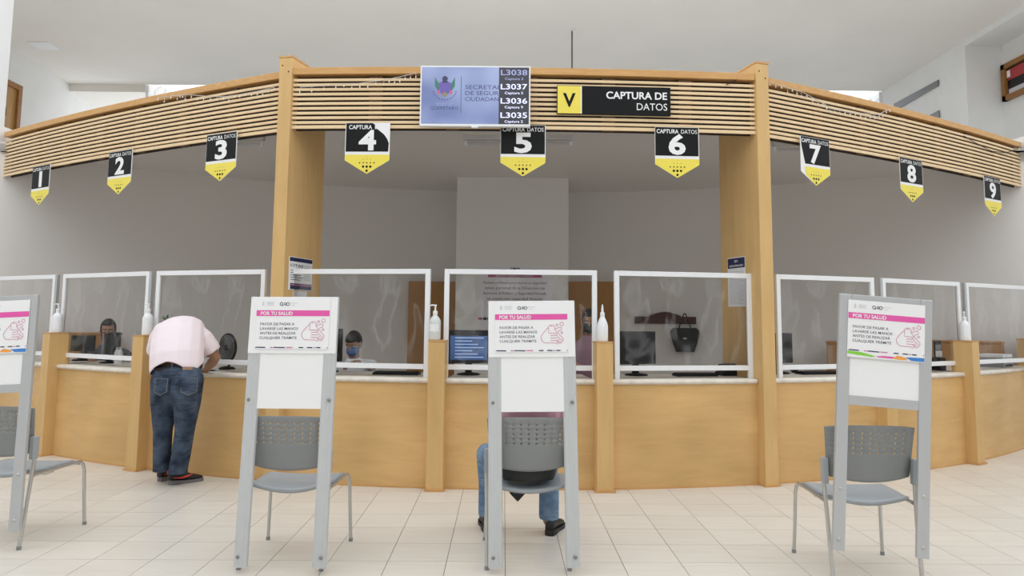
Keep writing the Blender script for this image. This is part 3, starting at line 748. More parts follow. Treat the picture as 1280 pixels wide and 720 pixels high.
# ================================================================== hand washing signs clamped to the chairs
def arcp(cx, cz, r, a0, a1, n=10): return [(cx+r*cos(RAD(a0+(a1-a0)*k/n)), cz+r*sin(RAD(a0+(a1-a0)*k/n))) for k in range(n+1)]
def poster(t, x0, z1, w, colour, y):
    """notice of width w, top left at (x0, z1); units of the layout: 835 wide"""
    k = w/835.; X = lambda px: x0+(px-110)*k; Z = lambda py: z1-(py-65)*k
    zb = Z(700 if colour else 640)
    MB().box(x0, x0+w, y, y+.003, zb, z1).build('notice_sheet', M_PAPER, t)
    y -= .001
    raw(MB().quad(X(112), X(944), Z(270), Z(205), y), 'pink_band', M_PINK, t)
    mb = MB(); text(mb, 'POR TU SALUD', X(160), Z(258), 54*k, y-.001, bold=.03, width=365*k); raw(mb, 'heading_lettering', M_PRINTWHT, t)
    mb = MB()
    for n, (s_, wd) in enumerate((('FAVOR DE PASAR A', 388), ('LAVARSE LAS MANOS', 432), ('ANTES DE REALIZAR', 408), ('CUALQUIER TRÁMITE', 422))):
        text(mb, s_, X(163), Z(374+51.5*n), 42*k, y, width=wd*k, bold=.006)
    raw(mb, 'message_lettering', M_INK, t)
    mb = MB(); lw = 7*k
    mb.stroke(arcp(X(390), Z(134), 17*k, 0, 360, 14)[:-1], lw, y, True); mb.stroke([(X(396), Z(140)), (X(410), Z(152))], lw, y)
    mb.stroke([(X(424), Z(151)), (X(424), Z(118)), (X(438), Z(118)), (X(443), Z(128)), (X(436), Z(137)), (X(428), Z(138))], lw*.8, y); mb.stroke([(X(434), Z(138)), (X(444), Z(151))], lw*.8, y)
    mb.stroke(arcp(X(464), Z(134), 17*k, 0, 360, 14)[:-1], lw, y, True)
    raw(mb, 'logo', M_NAVY, t)
    mb = MB(); mb.quad(X(490), X(580), Z(127), Z(121), y); mb.quad(X(505), X(545), Z(152), Z(146), y)
    mb.quad(X(222), X(312), Z(118), Z(112), y); mb.quad(X(222), X(300), Z(133), Z(127), y); mb.quad(X(222), X(308), Z(150), Z(144), y)
    raw(mb, 'faint_text', M_FAINT, t); mb = MB()
    mb.poly([(X(172), Z(155)), (X(192), Z(155)), (X(194), Z(130)), (X(188), Z(105)), (X(176), Z(105)), (X(170), Z(130))], y)
    raw(mb, 'faint_crest', M_FAINT, t)
    mb = MB(); lw = 6*k; S = lambda pts, cl=False: mb.stroke([(X(a), Z(b)) for a, b in pts], lw, y, cl)
    S([(722, 362), (690, 395), (660, 430), (638, 465), (640, 490), (655, 520), (680, 535), (800, 537)])
    S([(722, 362), (728, 385), (722, 424), (808, 428), (826, 445)])
    S([(722, 362), (728, 345), (745, 333), (768, 331), (788, 340), (798, 358), (796, 382), (812, 402), (826, 430)])
    S([(745, 348), (758, 343), (770, 350)])
    for zz in (452, 480, 508): S([(745, zz), (826, zz)])
    S([(800, 380), (830, 366), (860, 358), (878, 368), (874, 388), (840, 404), (832, 418), (858, 452), (890, 485), (896, 500), (884, 512), (866, 500), (826, 462)])
    S([(884, 512), (884, 528), (868, 532), (850, 515), (832, 495)]); S([(868, 532), (858, 545), (842, 535), (826, 515)]); S([(800, 537), (812, 548), (828, 545), (832, 532), (815, 512)])
    for cx, cz, r in ((878, 320, 21), (823, 331, 12), (878, 421, 11)): S([(cx+r*cos(2*pi*q/14), cz+r*sin(2*pi*q/14)) for q in range(14)], True)
    raw(mb, 'washing_hands_icon', M_PINKL, t)
    mA, mB_ = MB(), MB()
    for a, b, q in ((118, 240, 0), (285, 320, 1), (320, 460, 0), (462, 548, 1), (605, 668, 0), (700, 770, 0), (772, 800, 1), (802, 862, 0), (925, 942, 0)):
        raw(MB().poly([(X(a), Z(626)), (X(a+14), Z(615)), (X(b), Z(617)), (X(b-6), Z(629))], y), 'pink_edge' if q else 'navy_edge', M_PINKL if q else M_NAVY, t)
    if colour:
        raw(MB().poly([(X(112), Z(632)), (X(260), Z(640)), (X(420), Z(672)), (X(380), Z(684)), (X(112), Z(664))], y), 'green_stripe', M_GREEN, t)
        raw(MB().poly([(X(420), Z(672)), (X(500), Z(662)), (X(620), Z(662)), (X(600), Z(684)), (X(450), Z(682))], y), 'pink_stripe', M_PINK, t)
        raw(MB().poly([(X(600), Z(684)), (X(650), Z(645)), (X(740), Z(660)), (X(770), Z(686)), (X(690), Z(690))], y), 'orange_stripe', M_ORANGE, t)
        raw(MB().poly([(X(740), Z(655)), (X(942), Z(650)), (X(942), Z(692)), (X(800), Z(690))], y), 'blue_stripe', M_BLUE, t)
def sign(ch, label, kind, w, h, z0, lean, roll=0., dx=0., y0=-.335, pw=.078):
    a = ch.rotation_euler.z
    t = thing('hand_washing_sign', label, 'sign', (0, 0, 0), 0, 'hand washing signs clamped to chair backs')
    t.matrix_world = Matrix.Translation(ch.location) @ Matrix.Rotation(a, 4, 'Z') @ Matrix.Translation((dx, y0, z0)) @ Matrix.Rotation(-lean, 4, 'X') @ Matrix.Rotation(roll, 4, 'Y')
    m = M_ALUP if kind == 'A' else M_ALU
    for s in (-1, 1):
        xo, xi = s*w/2, s*(w/2-pw)
        if kind == 'A':                        # ribbed extrusion
            q = MB(); xa, xb = sorted((xo, xi))
            q.slab([(xa, .012), (xa+.004, -.002), (xa+.012, -.008), (xa+.03, -.010), (xb-.03, -.004), (xb-.012, -.008), (xb-.004, -.004), (xb, .012)], 0, h)
            pst = q.build('upright', m, t)
        else:
            pst = MB().box(*sorted((xo, xi)), -.012, .012, 0, h).build('upright', m, t, bevel=.003)
        for zz in (.055, .31) if kind == 'B' else (.055, h*.605):
            MB().ell((s*(w/2-pw*.5) if kind == 'B' else s*(w/2-pw*.35), -.012, zz), (.010, .006, .010), None, 10, 6).build('bolt', M_BOLT if kind == 'A' else M_STEEL, pst, smooth='all')
        for zz in (.10, .31):
            MB().tube([(s*(w/2-pw*.5), .012, zz), (s*(w/2-pw*.5)-s*.0, .05, zz+.005)], .007, 8).build('clamp', M_STEEL, pst, smooth=True)
    if kind == 'B':
        MB().box(-w/2+pw, w/2-pw, -.010, .010, h-.045, h).build('cross_rail', m, t, bevel=.002)
        MB().box(-w/2+pw, w/2-pw, -.010, .010, h-.585, h-.535).build('cross_rail', m, t, bevel=.002)
        MB().box(-w/2+pw-.004, w/2-pw+.004, -.006, .004, h-.535, h-.04).build('white_board', M_PAPER, t)
        poster(t, -w/2+.044, h-.03, w-.085, True, -.017)
    else:
        MB().box(-w/2+.004, w/2-.004, -.011, .0, h-.32, h-.001).build('top_board', M_PAPER, t)
        MB().box(-w/2+pw-.012, w/2-pw+.012, -.003, .004, h-.625, h-.29).build('white_board', M_PAPER, t)
        poster(t, -w/2+.04, h-.008, w-.085, False, -.0155)
    return t
sign(chairs[0], 'tall aluminium hand washing sign cut off at its side', 'B', .505, 1.37, .12, .08, RAD(-3), .03, pw=.066)
sign(chairs[1], 'tall aluminium hand washing sign clamped to an empty chair, level', 'A', .505, 1.46, .035, .085, RAD(-.3), .02)
sign(chairs[2], 'tall aluminium hand washing sign clamped to the chair with a seated person', 'A', .50, 1.45, .035, .085, RAD(-.9), .032)
sign(chairs[3], 'tall aluminium hand washing sign with coloured stripe, tilted on an empty chair', 'B', .485, 1.33, .185, .03, RAD(4.2), -.015, pw=.062)

# ================================================================== bottles on the posts
def bottle(i, kind, label, da=0.):
    x, y = pol(POSTS[i]+da, R+.01)
    t = thing('sanitizer_bottle', label, 'bottle', (x, y, 1.195), RAD(POSTS[i]), 'hand sanitizer bottles on the posts')
    mw = M_WHITE if kind != 'clear' else mat('gel_plastic', (.66, .69, .68), .25)
    body = [(.040, 0), (.046, .005), (.047, .02), (.047, .15), (.044, .165), (.032, .185), (.018, .20), (.016, .215)]
    if kind == 'spray': body = [(.040, 0), (.045, .005), (.046, .02), (.046, .12), (.042, .145), (.030, .175), (.019, .20), (.015, .215)]
    MB().lathe(body, 24).build('body', mw, t, smooth=True)
    MB().lathe([(.0185, .205), (.0195, .21), (.0195, .235), (.012, .24)], 16).build('collar', M_WHITE, t, smooth=True)
    if kind == 'spray':
        MB().lathe([(.010, .235), (.010, .262), (.006, .29), (.003, .305)], 12).build('nozzle', M_WHITE, t, smooth=True)
    else:
        p = MB().lathe([(.007, .235), (.007, .275), (.012, .278), (.012, .29)], 12).build('pump', M_WHITE, t, smooth=True)
        MB().tube([(0, 0, .285), (-.03, -.012, .286), (-.042, -.016, .278)], [.007, .0055, .0045], 8).build('spout', M_WHITE, p, smooth=True)
    if kind == 'clear':
        v, f = [], []
        for z in (.07, .13):
            for k in range(9): a = -pi/2-.9+1.8*k/8; v.append((.0475*cos(a), .0475*sin(a), z))
        f = [(k, k+1, k+10, k+9) for k in range(8)]
        raw(MB().add(v, f), 'label_sheet', M_PAPER, t)
bottle(1, 'clear2', 'white pump bottle on the post behind the cut off sign')
bottle(2, 'pump', 'white pump bottle on the post beside the man in jeans')
bottle(4, 'clear', 'clear gel pump bottle with pale label on a post', -.22)
bottle(5, 'spray', 'white bottle with a nozzle and no pump on a post')
bottle(8, 'pump', 'white pump bottle on the post beside the white printer')

# ================================================================== people
def frame_of(t, up):
    t = t.normalized(); u = up - t*up.dot(t)
    if u.length < 1e-4: u = Vector((1, 0, 0)) - t*t.x
    u.normalize(); return u, t.cross(u)
def limb(mb, pts, up=(0, -1, 0), n=14):
    """tapered limb; pts = [(position, radius_sideways, radius_up)] with rounded ends"""
    P = [Vector(p[0]) for p in pts]; up = Vector(up); v = []
    def ring(c, u, w, a, b): return [c+w*(a*cos(2*pi*k/n))+u*(b*sin(2*pi*k/n)) for k in range(n)]
    rings = []
    m = len(P)
    for i in range(m):
        t = (P[min(i+1, m-1)]-P[max(i-1, 0)]); u, w = frame_of(t, up); t.normalize()
        a, b = pts[i][1], pts[i][2] if len(pts[i]) > 2 else pts[i][1]
        e = min(a, b)
        if i == 0:
            for s in (.97, .75, .4): rings.append(ring(P[0]-t*e*s, u, w, a*sqrt(1-s*s), b*sqrt(1-s*s)))
        rings.append(ring(P[i], u, w, a, b))
        if i == m-1:
            for s in (.4, .75, .97): rings.append(ring(P[i]+t*e*s, u, w, a*sqrt(1-s*s), b*sqrt(1-s*s)))
    for r in rings: v += r
    f = [(i*n+k, i*n+(k+1) % n, (i+1)*n+(k+1) % n, (i+1)*n+k) for i in range(len(rings)-1) for k in range(n)]
    f += [tuple(range(n))[::-1], tuple((len(rings)-1)*n+k for k in range(n))]
    mb.add(v, f)
def blob(mb, name, m, parent, voxel=.012, smooth=4, cut=None):
    me = mb.mesh('tmp'); ob = bpy.data.objects.new('tmp', me); COL.objects.link(ob)
    r = ob.modifiers.new('r', 'REMESH'); r.mode = 'VOXEL'; r.voxel_size = voxel
    s = ob.modifiers.new('s', 'SMOOTH'); s.factor = .5; s.iterations = smooth
    bpy.context.view_layer.update()
    out = bpy.data.meshes.new_from_object(ob.evaluated_get(bpy.context.evaluated_depsgraph_get()))
    bpy.data.objects.remove(ob)
    if cut:
        bm = bmesh.new(); bm.from_mesh(out)
        bmesh.ops.delete(bm, geom=[x for x in bm.verts if cut(x.co)], context='VERTS')
        bmesh.ops.delete(bm, geom=[x for x in bm.verts if not x.link_faces], context='VERTS')
        for _ in range(8):
            new = {}
            for x in bm.verts:
                nb = [e.other_vert(x) for e in x.link_edges if e.is_boundary]
                if len(nb) >= 2: new[x] = x.co*.4+(nb[0].co+nb[1].co)*.3
            for x, c in new.items(): x.co = c
        bm.to_mesh(out); bm.free()
    inv = parent.matrix_basis.inverted()
    out.transform(inv)
    return link(out, name, m, parent, smooth='all')
def hand(mb, wrist, d, palm_n, side, curl=.6, L=.175):
    """palm, four fingers and a thumb; d = direction of the fingers, palm_n = normal on the back of the hand"""
    d = Vector(d).normalized(); nb = Vector(palm_n); nb = (nb-d*nb.dot(d)).normalized(); sd = d.cross(nb)*side
    w = Vector(wrist)
    limb(mb, [(w, .028, .02), (w+d*.045, .038, .016), (w+d*.085, .040, .014)], nb)
    for k, (o, l) in enumerate(((-.030, .072), (-.010, .082), (.011, .077), (.030, .060))):
        b = w+d*.088+sd*o; p = [(b, .0095)]; dirv = d.copy(); pos = b
        for q, fr in enumerate((.42, .33, .25)):
            dirv = (dirv*cos(curl*.7)-nb*sin(curl*.7)).normalized() if q else (dirv*cos(curl*.4)-nb*sin(curl*.4)).normalized()
            pos = pos+dirv*l*fr; p.append((pos, .0088-.0009*q))
        limb(mb, p, nb, 8)
    b = w+d*.03-sd*.032; td = (d*.7-sd*.75-nb*.3).normalized(); t2 = (d*.95-sd*.25-nb*.35).normalized()
    limb(mb, [(b, .013), (b+td*.034, .0115), (b+td*.034+t2*.028, .010), (b+td*.034+t2*.05, .0085)], nb, 8)
def head_geo(mb, M3, c):
    """skull, jaw, nose and ears into the body mesh; M3 = orientation, c = head centre"""
    c = Vector(c); q = lambda p: c+M3 @ Vector(p)
    mb.ell(q((0, -.012, .03)), (.073, .093, .098), M3); mb.ell(q((0, .02, -.045)), (.055, .066, .062), M3)
    mb.ell(q((0, .062, -.085)), (.028, .025, .022), M3)
    mb.ell(q((0, .090, -.012)), (.014, .020, .024), M3, 10, 8); mb.ell(q((0, .074, .012)), (.010, .018, .03), M3, 10, 8)
    mb.ell(q((0, .066, .038)), (.052, .02, .012), M3, 10, 8)
    mb.ell(q((0, .072, -.052)), (.024, .014, .009), M3, 10, 8)
    for s in (-1, 1): mb.ell(q((s*.074, -.005, -.005)), (.010, .020, .030), M3, 10, 8)
def head_extras(t, M3, c, hair='short', mask=None, eyes=True):
    c = Vector(c); inv = t.matrix_basis.inverted(); q = lambda p: inv @ (c+M3 @ Vector(p))
    L3 = (inv.to_3x3() @ M3)
    if eyes:
        for s in (-1, 1):
            e = MB().ell(q((s*.031, .072, .012)), (.013, .009, .008), L3, 10, 8).build('eye', M_EYEW, t, smooth='all')
            MB().ell(q((s*.031, .0785, .012)), (.006, .004, .006), L3, 8, 6).build('iris', M_HAIR, e, smooth='all')
            MB().ell(q((s*.031, .080, .034)), (.018, .006, .004), L3, 8, 6).build('eyebrow', M_HAIR, t, smooth='all')
    hb = MB(); hb.ell(q((0, -.018, .036)), (.081, .100, .106), L3, 24, 16)
    me = hb.mesh('hair'); bm = bmesh.new(); bm.from_mesh(me)
    Li = (L3.inverted()); c0 = q((0, 0, 0))
    def drop(v):
        p = Li @ (v.co-c0)
        lim = .055 if p.y > .035 else -.045 if p.y < -.03 else .02
        if hair == 'long': lim = .062 if p.y > .045 else -.07
        return p.z < lim
    bmesh.ops.delete(bm, geom=[v for v in bm.verts if drop(v)], context='VERTS')
    bm.to_mesh(me); bm.free()
    h = link(me, 'hair', M_HAIR, t, smooth='all'); so = h.modifiers.new('thick', 'SOLIDIFY'); so.thickness = .012; so.offset = -1
    if hair == 'long':
        hl = MB(); limb(hl, [(q((0, -.075, .06)), .075, .05), (q((0, -.085, -.03)), .078, .045), (q((0, -.08, -.13)), .07, .035), (q((0, -.075, -.2)), .05, .025)], L3 @ Vector((0, -1, 0)))
        hl.build('hair_length', M_HAIR, t, smooth='all')
    if mask:
        mb = MB(); mb.ell(q((0, .028, -.045)), (.062, .080, .062), L3, 20, 14); me = mb.mesh('face_mask'); bm = bmesh.new(); bm.from_mesh(me)
        bmesh.ops.delete(bm, geom=[v for v in bm.verts if (Li @ (v.co-c0)).y < .02], context='VERTS'); bm.to_mesh(me); bm.free()
        k = link(me, 'face_mask', mask, t, smooth='all'); so = k.modifiers.new('thick', 'SOLIDIFY'); so.thickness = .003; so.offset = 1

M_PINKSHIRT = mat('pale_pink_cotton', (.86, .75, .79), .85, bump=1., bscale=7)
def denim(name, c1, c2):
    m = bpy.data.materials.new(name); m.use_nodes = True; nt = m.node_tree; L = nt.links; N = nt.nodes.new
    b = nt.nodes['Principled BSDF']; b.inputs['Roughness'].default_value = .9; b.inputs['Specular IOR Level'].default_value = .15
    tc = N('ShaderNodeTexCoord'); n = N('ShaderNodeTexNoise'); n.inputs['Scale'].default_value = 7; n.inputs['Detail'].default_value = 6
    L.new(tc.outputs['Object'], n.inputs['Vector']); r = N('ShaderNodeValToRGB'); e = r.color_ramp.elements
    e[0].position = .36; e[1].position = .68; e[0].color = (*c1, 1); e[1].color = (*c2, 1); L.new(n.outputs['Fac'], r.inputs[0]); L.new(r.outputs[0], b.inputs['Base Color'])
    mp = N('ShaderNodeMapping'); mp.inputs['Scale'].default_value = (5, 5, 16); L.new(tc.outputs['Object'], mp.inputs[0])
    n2 = N('ShaderNodeTexNoise'); n2.inputs['Scale'].default_value = 1.6; n2.inputs['Detail'].default_value = 3; n2.inputs['Distortion'].default_value = .8; L.new(mp.outputs[0], n2.inputs['Vector'])
    bp = N('ShaderNodeBump'); bp.inputs['Strength'].default_value = .8; bp.inputs['Distance'].default_value = .04; L.new(n2.outputs['Fac'], bp.inputs['Height']); L.new(bp.outputs[0], b.inputs['Normal'])
    return m
M_DENIM = denim('dark_denim', (.022, .034, .058), (.095, .125, .18))
M_DENIML = denim('light_denim', (.12, .19, .30), (.24, .34, .46))
M_STITCH = mat('stitching', (.20, .19, .17), .8)
M_RED = mat('red_trim', (.75, .06, .05), .5); M_SOLE = mat('grey_sole', (.16, .15, .16), .6); M_SHOE = mat('black_shoe', (.014, .014, .015), .6)
M_LEATHER = mat('tan_leather', (.38, .22, .13), .6)

def shoe(t, heel, yaw, trim, L=.275, name='shoe'):
    """heel = world point on the floor; toe along yaw"""
    inv = t.matrix_basis.inverted()
    M = inv @ Matrix.Translation(heel) @ Matrix.Rotation(yaw, 4, 'Z')           # local +Y = toe
    def out(z, g=1.):                                                            # outline of the sole
        pts = [(.0, -.012), (.030, .0), (.036, .05), (.034, .12), (.044, .19), (.040, .245), (.020, .272), (0, .278)]
        pts = [(a*g, b*L/.275) for a, b in pts]; return pts+[(-a, b) for a, b in pts[-2:0:-1]]
    so = MB(); o1 = out(0); n = len(o1)
    v = [M @ Vector((a, b, 0)) for a, b in o1]+[M @ Vector((a*1.03, b, .026+.012*max(0, (.12-b)/.12))) for a, b in o1]
    so.add(v, [tuple(range(n))[::-1], tuple(range(n, 2*n))]+[(i, (i+1) % n, (i+1) % n+n, i+n) for i in range(n)])
    up = MB()
    prof = [(-.008, .03, .095, .030), (.03, .03, .105, .034), (.08, .028, .10, .034), (.13, .026, .085, .037), (.18, .024, .068, .042), (.23, .024, .055, .040), (.265, .025, .042, .022)]
    v = []; n = 12
    for y, z0, z1, w in prof:
        for k in range(n):
            a = 2*pi*k/n; v.append(M @ Vector((w*cos(a)*(1.0 if sin(a) < 0 else .85), y*L/.275, (z0+z1)/2+(z1-z0)/2*sin(a))))
    m = len(prof)
    up.add(v, [(i*n+k, i*n+(k+1) % n, (i+1)*n+(k+1) % n, (i+1)*n+k) for i in range(m-1) for k in range(n)]+[tuple(range(n))[::-1], tuple((m-1)*n+k for k in range(n))])
    s = up.build(name, M_SHOE, t, smooth='all')
    so.build('sole', M_SOLE if trim else M_SHOE, s, bevel=.004)
    if trim:
        c = MB(); P = [M @ Vector((.036*cos(a), .035+.045*sin(a), .103)) for a in [2*pi*k/14 for k in range(14)]]
        c.tube(P, .013, 8, True); c.build('red_collar', M_RED, s, smooth=True)
        for sx in (-1, 1):
            st_ = MB(); st_.tube([M @ Vector(p) for p in ((sx*.036, .02, .058), (sx*.039, .08, .052), (sx*.040, .13, .060), (sx*.034, .17, .070))], [.003, .008, .008, .003], 8); st_.build('red_stripe', M_RED, s, smooth=True)
    return s

# ---- the man leaning on the counter
hipc = aty(221, 470, 6.02)
man = thing('person', 'man in pale pink shirt and blue jeans bending over the counter', 'person', (-2.78, 6.12, 0), 0)
A = lambda x, y, Y: aty(x, y, Y)
lh, lk, la = A(207, 478, 6.05), A(203.5, 539, 6.12), A(202, 594, 6.20)
rh, rk, ra = A(236, 478, 6.00), A(231, 538, 6.08), A(222, 596, 6.13)
jb = MB()
limb(jb, [(lh+Vector((0, 0, .02)), .112, .13), ((lh+lk)/2+Vector((0, 0, .03)), .105, .115), (lk, .073, .082), ((lk+la)/2, .070, .078), (la+Vector((0, 0, .05)), .068, .08), (la, .076, .090), (la-Vector((0, 0, .02)), .078, .092)])
limb(jb, [(rh+Vector((0, 0, .02)), .112, .13), ((rh+rk)/2+Vector((0, 0, .03)), .105, .115), (rk, .075, .084), ((rk+ra)/2, .074, .08), (ra+Vector((0, 0, .05)), .072, .084), (ra, .084, .096), (ra-Vector((0, 0, .02)), .084, .098)])
limb(jb, [(A(221, 484, 6.04), .175, .13), (A(221, 470, 6.06), .195, .145), (A(221, 459, 6.09), .195, .14)])
wc = A(221, 457, 6.09)
blob(jb, 'jeans', M_DENIM, man, .011, 5, lambda p: p.z > wc.z+.012 or p.z < .10)
# belt follows the waist
inv = man.matrix_basis.inverted()
bpts = [inv @ (A(221, 458, 6.09)+Vector((.203*cos(a), .152*sin(a), .012*sin(a)))) for a in [2*pi*k/28 for k in range(28)]]
bl = MB(); n = 28
bl.add([p+Vector((0, 0, -.02)) for p in bpts]+[p+Vector((0, 0, .02)) for p in bpts], [(i, (i+1) % n, (i+1) % n+n, i+n) for i in range(n)])
b_ = bl.build('belt', M_BLACKS, man, smooth='all'); so = b_.modifiers.new('thick', 'SOLIDIFY'); so.thickness = .006
def onback(x, y, Y, w, h, name, m, yaw=0., outline=False):
    c = inv @ A(x, y, Y); M = Matrix.Translation(c) @ Matrix.Rotation(yaw, 4, 'Z')
    mb = MB().box(-w/2, w/2, -.004, .004, -h/2, h/2, M)
    return mb.build(name, m, man, bevel=.002)
onback(234.5, 460.5, 5.935, .075, .024, 'leather_patch', M_LEATHER, RAD(12))
onback(215, 458.5, 5.93, .012, .055, 'belt_loop', M_DENIM)
for cx_, yw in ((201.5, -14), (236.5, 14)):
    c = inv @ A(cx_, 483, 5.905); M = Matrix.Translation(c) @ Matrix.Rotation(RAD(yw), 4, 'Z') @ Matrix.Rotation(RAD(-6), 4, 'X')
    mb = MB(); pts = [(-.062, .065), (.062, .065), (.062, -.045), (0, -.075), (-.062, -.045)]
    v = [M @ Vector((a, -.003, b)) for a, b in pts]+[M @ Vector((a, .02, b)) for a, b in pts]
    pk = mb.add(v, [(0, 1, 2, 3, 4), (9, 8, 7, 6, 5)]+[(i, (i+1) % 5, (i+1) % 5+5, i+5) for i in range(5)]).build('back_pocket', M_DENIM, man, bevel=.003)
    sm = MB()
    for i in range(5): sm.bar(M @ Vector((pts[i][0]*.93, -.005, pts[i][1]*.93)), M @ Vector((pts[(i+1) % 5][0]*.93, -.005, pts[(i+1) % 5][1]*.93)), .003, .003)
    sm.build('stitching', M_STITCH, pk)
# torso under shirt, arms, head (one body mesh)
sh_l, sh_r = A(200, 418, 6.34), A(250, 419, 6.30)
neck = A(228, 412, 6.44); hd = A(231, 428, 6.50)
el_r, wr_r = A(270, 447, 6.38), A(257, 463, 6.47)
el_l, wr_l = A(192, 448, 6.40), A(212, 462, 6.53)
bd = MB()
limb(bd, [(A(221, 470, 6.08), .15, .11), (A(222, 445, 6.12), .15, .105), (A(224, 425, 6.22), .165, .11), (A(226, 413, 6.34), .15, .09), (neck, .06, .055), ((neck+hd)/2, .05, .05)])
hdl = (hd-neck).normalized()
fwd = Vector((.3, .35, -.8)).normalized(); upv = Vector((.15, .85, .2)); sdv = fwd.cross(upv).normalized(); upv = sdv.cross(fwd).normalized()
MH = Matrix((sdv, fwd, upv)).transposed()
head_geo(bd, MH, hd)
for s_, e_, w_ in ((sh_r, el_r, wr_r), (sh_l, el_l, wr_l)):
    limb(bd, [(s_, .056), ((s_+e_)/2, .052), (e_, .043), ((e_*2+w_)/3, .044), (w_, .027)])
hand(bd, wr_r, (-.45, .85, -.1), (0, 0, 1), 1, .5); hand(bd, wr_l, (.5, .8, -.05), (0, 0, 1), -1, .35)
blob(bd, 'body', M_SKIN, man, .0075, 3)
head_extras(man, MH, hd, 'short')
# shirt
sb = MB()
limb(sb, [(A(221, 466, 6.07), .208, .162), (A(221, 460, 6.07), .212, .165), (A(221, 448, 6.09), .212, .16), (A(222, 434, 6.15), .215, .155), (A(223, 420, 6.22), .212, .145), (A(226, 411, 6.31), .195, .12), (A(228, 409, 6.39), .13, .09)], (0, -.6, .8))
limb(sb, [(A(243, 417, 6.29), .09, .09), (A(255, 424, 6.30), .082, .082), (A(263, 434, 6.33), .074, .076), (A(266, 439, 6.345), .072, .075)])
limb(sb, [(A(205, 415, 6.32), .088, .09), (A(198, 424, 6.35), .078, .08), (A(193.5, 437, 6.38), .068, .07)])
hem = A(221, 459, 6.07).z
def cut(p):
    x = (p.x-A(221, 459, 6.07).x)/.2
    if p.z < hem+.05-.125*min(1, abs(x))**1.6 and p.y < 6.35: return True
    d = (A(269, 444, 6.355)-A(255, 424, 6.30)).normalized()
    if (p-A(266, 440, 6.345)).dot(d) > 0 and p.x > A(258, 440, 6.3).x and p.z < A(240, 425, 6.3).z: return True
    return False
so = blob(sb, 'shirt', M_PINKSHIRT, man, .010, 7, cut); k = so.modifiers.new('thick', 'SOLIDIFY'); k.thickness = .005; k.offset = -1
shoe(man, Vector((atz(209.5, 607, 0).x, atz(209.5, 606, 0).y, 0)), RAD(-48), True, .27)
shoe(man, Vector((atz(199, 602, 0).x, atz(199, 602, 0).y, 0)), RAD(-30), True, .27)
# paper and phone on the counter
pc = A(262, 469, 6.55)
pp = MB().box(-.105, .105, -.14, .14, 0, .0015).build('paper_sheet', M_PAPER); pq_ = atr(262, 466, R-.055); pp.location = (pq_.x, pq_.y, ZL1+.0005); pp.rotation_euler = (0, 0, RAD(-35)); tag(pp, 'white form under the hand of the leaning man', 'paper')
dv = MB().box(-.035, .035, -.07, .07, 0, .009).build('mobile_phone', M_BLACKS, bevel=.004); pq_ = atr(258, 462, R-.09); dv.location = (pq_.x, pq_.y, ZL1+.0025); dv.rotation_euler = (0, 0, RAD(-60)); tag(dv, 'black mobile phone lying on the white form', 'phone')

# ---- the seated person on the third chair
c2 = chairs[2].location
per = thing('person', 'seated person in pink top, light jeans and black shoes behind the sign', 'person', (c2.x, c2.y, 0), 0)
O = Vector((c2.x, c2.y, 0)); V = lambda x, y, z: O+Vector((x, y, z))
fl, fr2 = atz(610, 656, .03), atz(686, 660, .03)
jb = MB()
for s, ft in ((-1, fl), (1, fr2)):
    kn = Vector((ft.x+(-.015 if s < 0 else -.02), ft.y-.02, .49)); hp = V(s*.10, -.02, .53)
    limb(jb, [(hp, .088, .088), ((hp+kn)/2, .082, .08), (kn, .068, .068)], (0, 0, 1)); limb(jb, [(kn, .068, .07), (Vector((ft.x, ft.y-.01, .30)), .066, .072), (Vector((ft.x, ft.y, .11)), .066, .075), (Vector((ft.x, ft.y, .095)), .067, .077)])
limb(jb, [(V(0, -.08, .55), .16, .10), (V(0, -.05, .60), .155, .11)])
blob(jb, 'jeans', M_DENIML, per, .011, 5, lambda p: p.z < .085)
bd = MB(); hd = V(.02, .05, 1.20)
limb(bd, [(V(0, -.05, .60), .13, .10), (V(0, -.06, .80), .13, .10), (V(0, -.04, .96), .14, .09), (V(.005, -.01, 1.03), .06, .055), (V(.015, .02, 1.12), .05, .05)])
MH = Matrix.Rotation(RAD(-12), 3, 'X'); head_geo(bd, MH, hd)
for s in (-1, 1):
    e_, w_ = V(s*.19, .06, .74), V(s*.10, .24, .66)
    limb(bd, [(V(s*.155, -.03, .97), .05), (V(s*.18, .01, .85), .046), (e_, .038), ((e_+w_)/2, .036), (w_, .025)]); hand(bd, w_, (-s*.3, .9, -.2), (0, 0, 1), s, .5)
for s, ft in ((-1, fl), (1, fr2)): limb(bd, [(Vector((ft.x, ft.y, .2)), .045), (Vector((ft.x, ft.y, .08)), .04)])
blob(bd, 'body', M_SKIN, per, .009, 3); head_extras(per, MH, hd, 'short')
sb = MB()
limb(sb, [(V(0, -.06, .60), .175, .125), (V(0, -.07, .72), .178, .125), (V(0, -.07, .84), .182, .12), (V(0, -.05, .95), .17, .10), (V(.003, -.03, 1.0), .10, .07)])
for s in (-1, 1): limb(sb, [(V(s*.13, -.04, .965), .07), (V(s*.175, -.01, .88), .063), (V(s*.187, .02, .82), .058)])
jk = MB(); limb(jk, [(V(0, -.085, .49), .165, .095), (V(0, -.07, .545), .178, .13), (V(0, -.06, .60), .172, .13)])
blob(jk, 'tied_jacket', M_SHOE, per, .012, 4, lambda p: p.z < .448)
so = blob(sb, 'pink_top', mat('dusty_pink', (.48, .27, .33), .85, bump=.3, bscale=12), per, .012, 5)
pq = [(-.085, .42), (.075, .42), (.06, .30), (0, .235), (-.05, .285)]
jt = MB().prism(pq, -.02, .02)
shoe(per, Vector((fl.x, fl.y-.07, 0)), RAD(8), False, .27); shoe(per, Vector((fr2.x, fr2.y-.07, 0)), RAD(-20), False, .27)
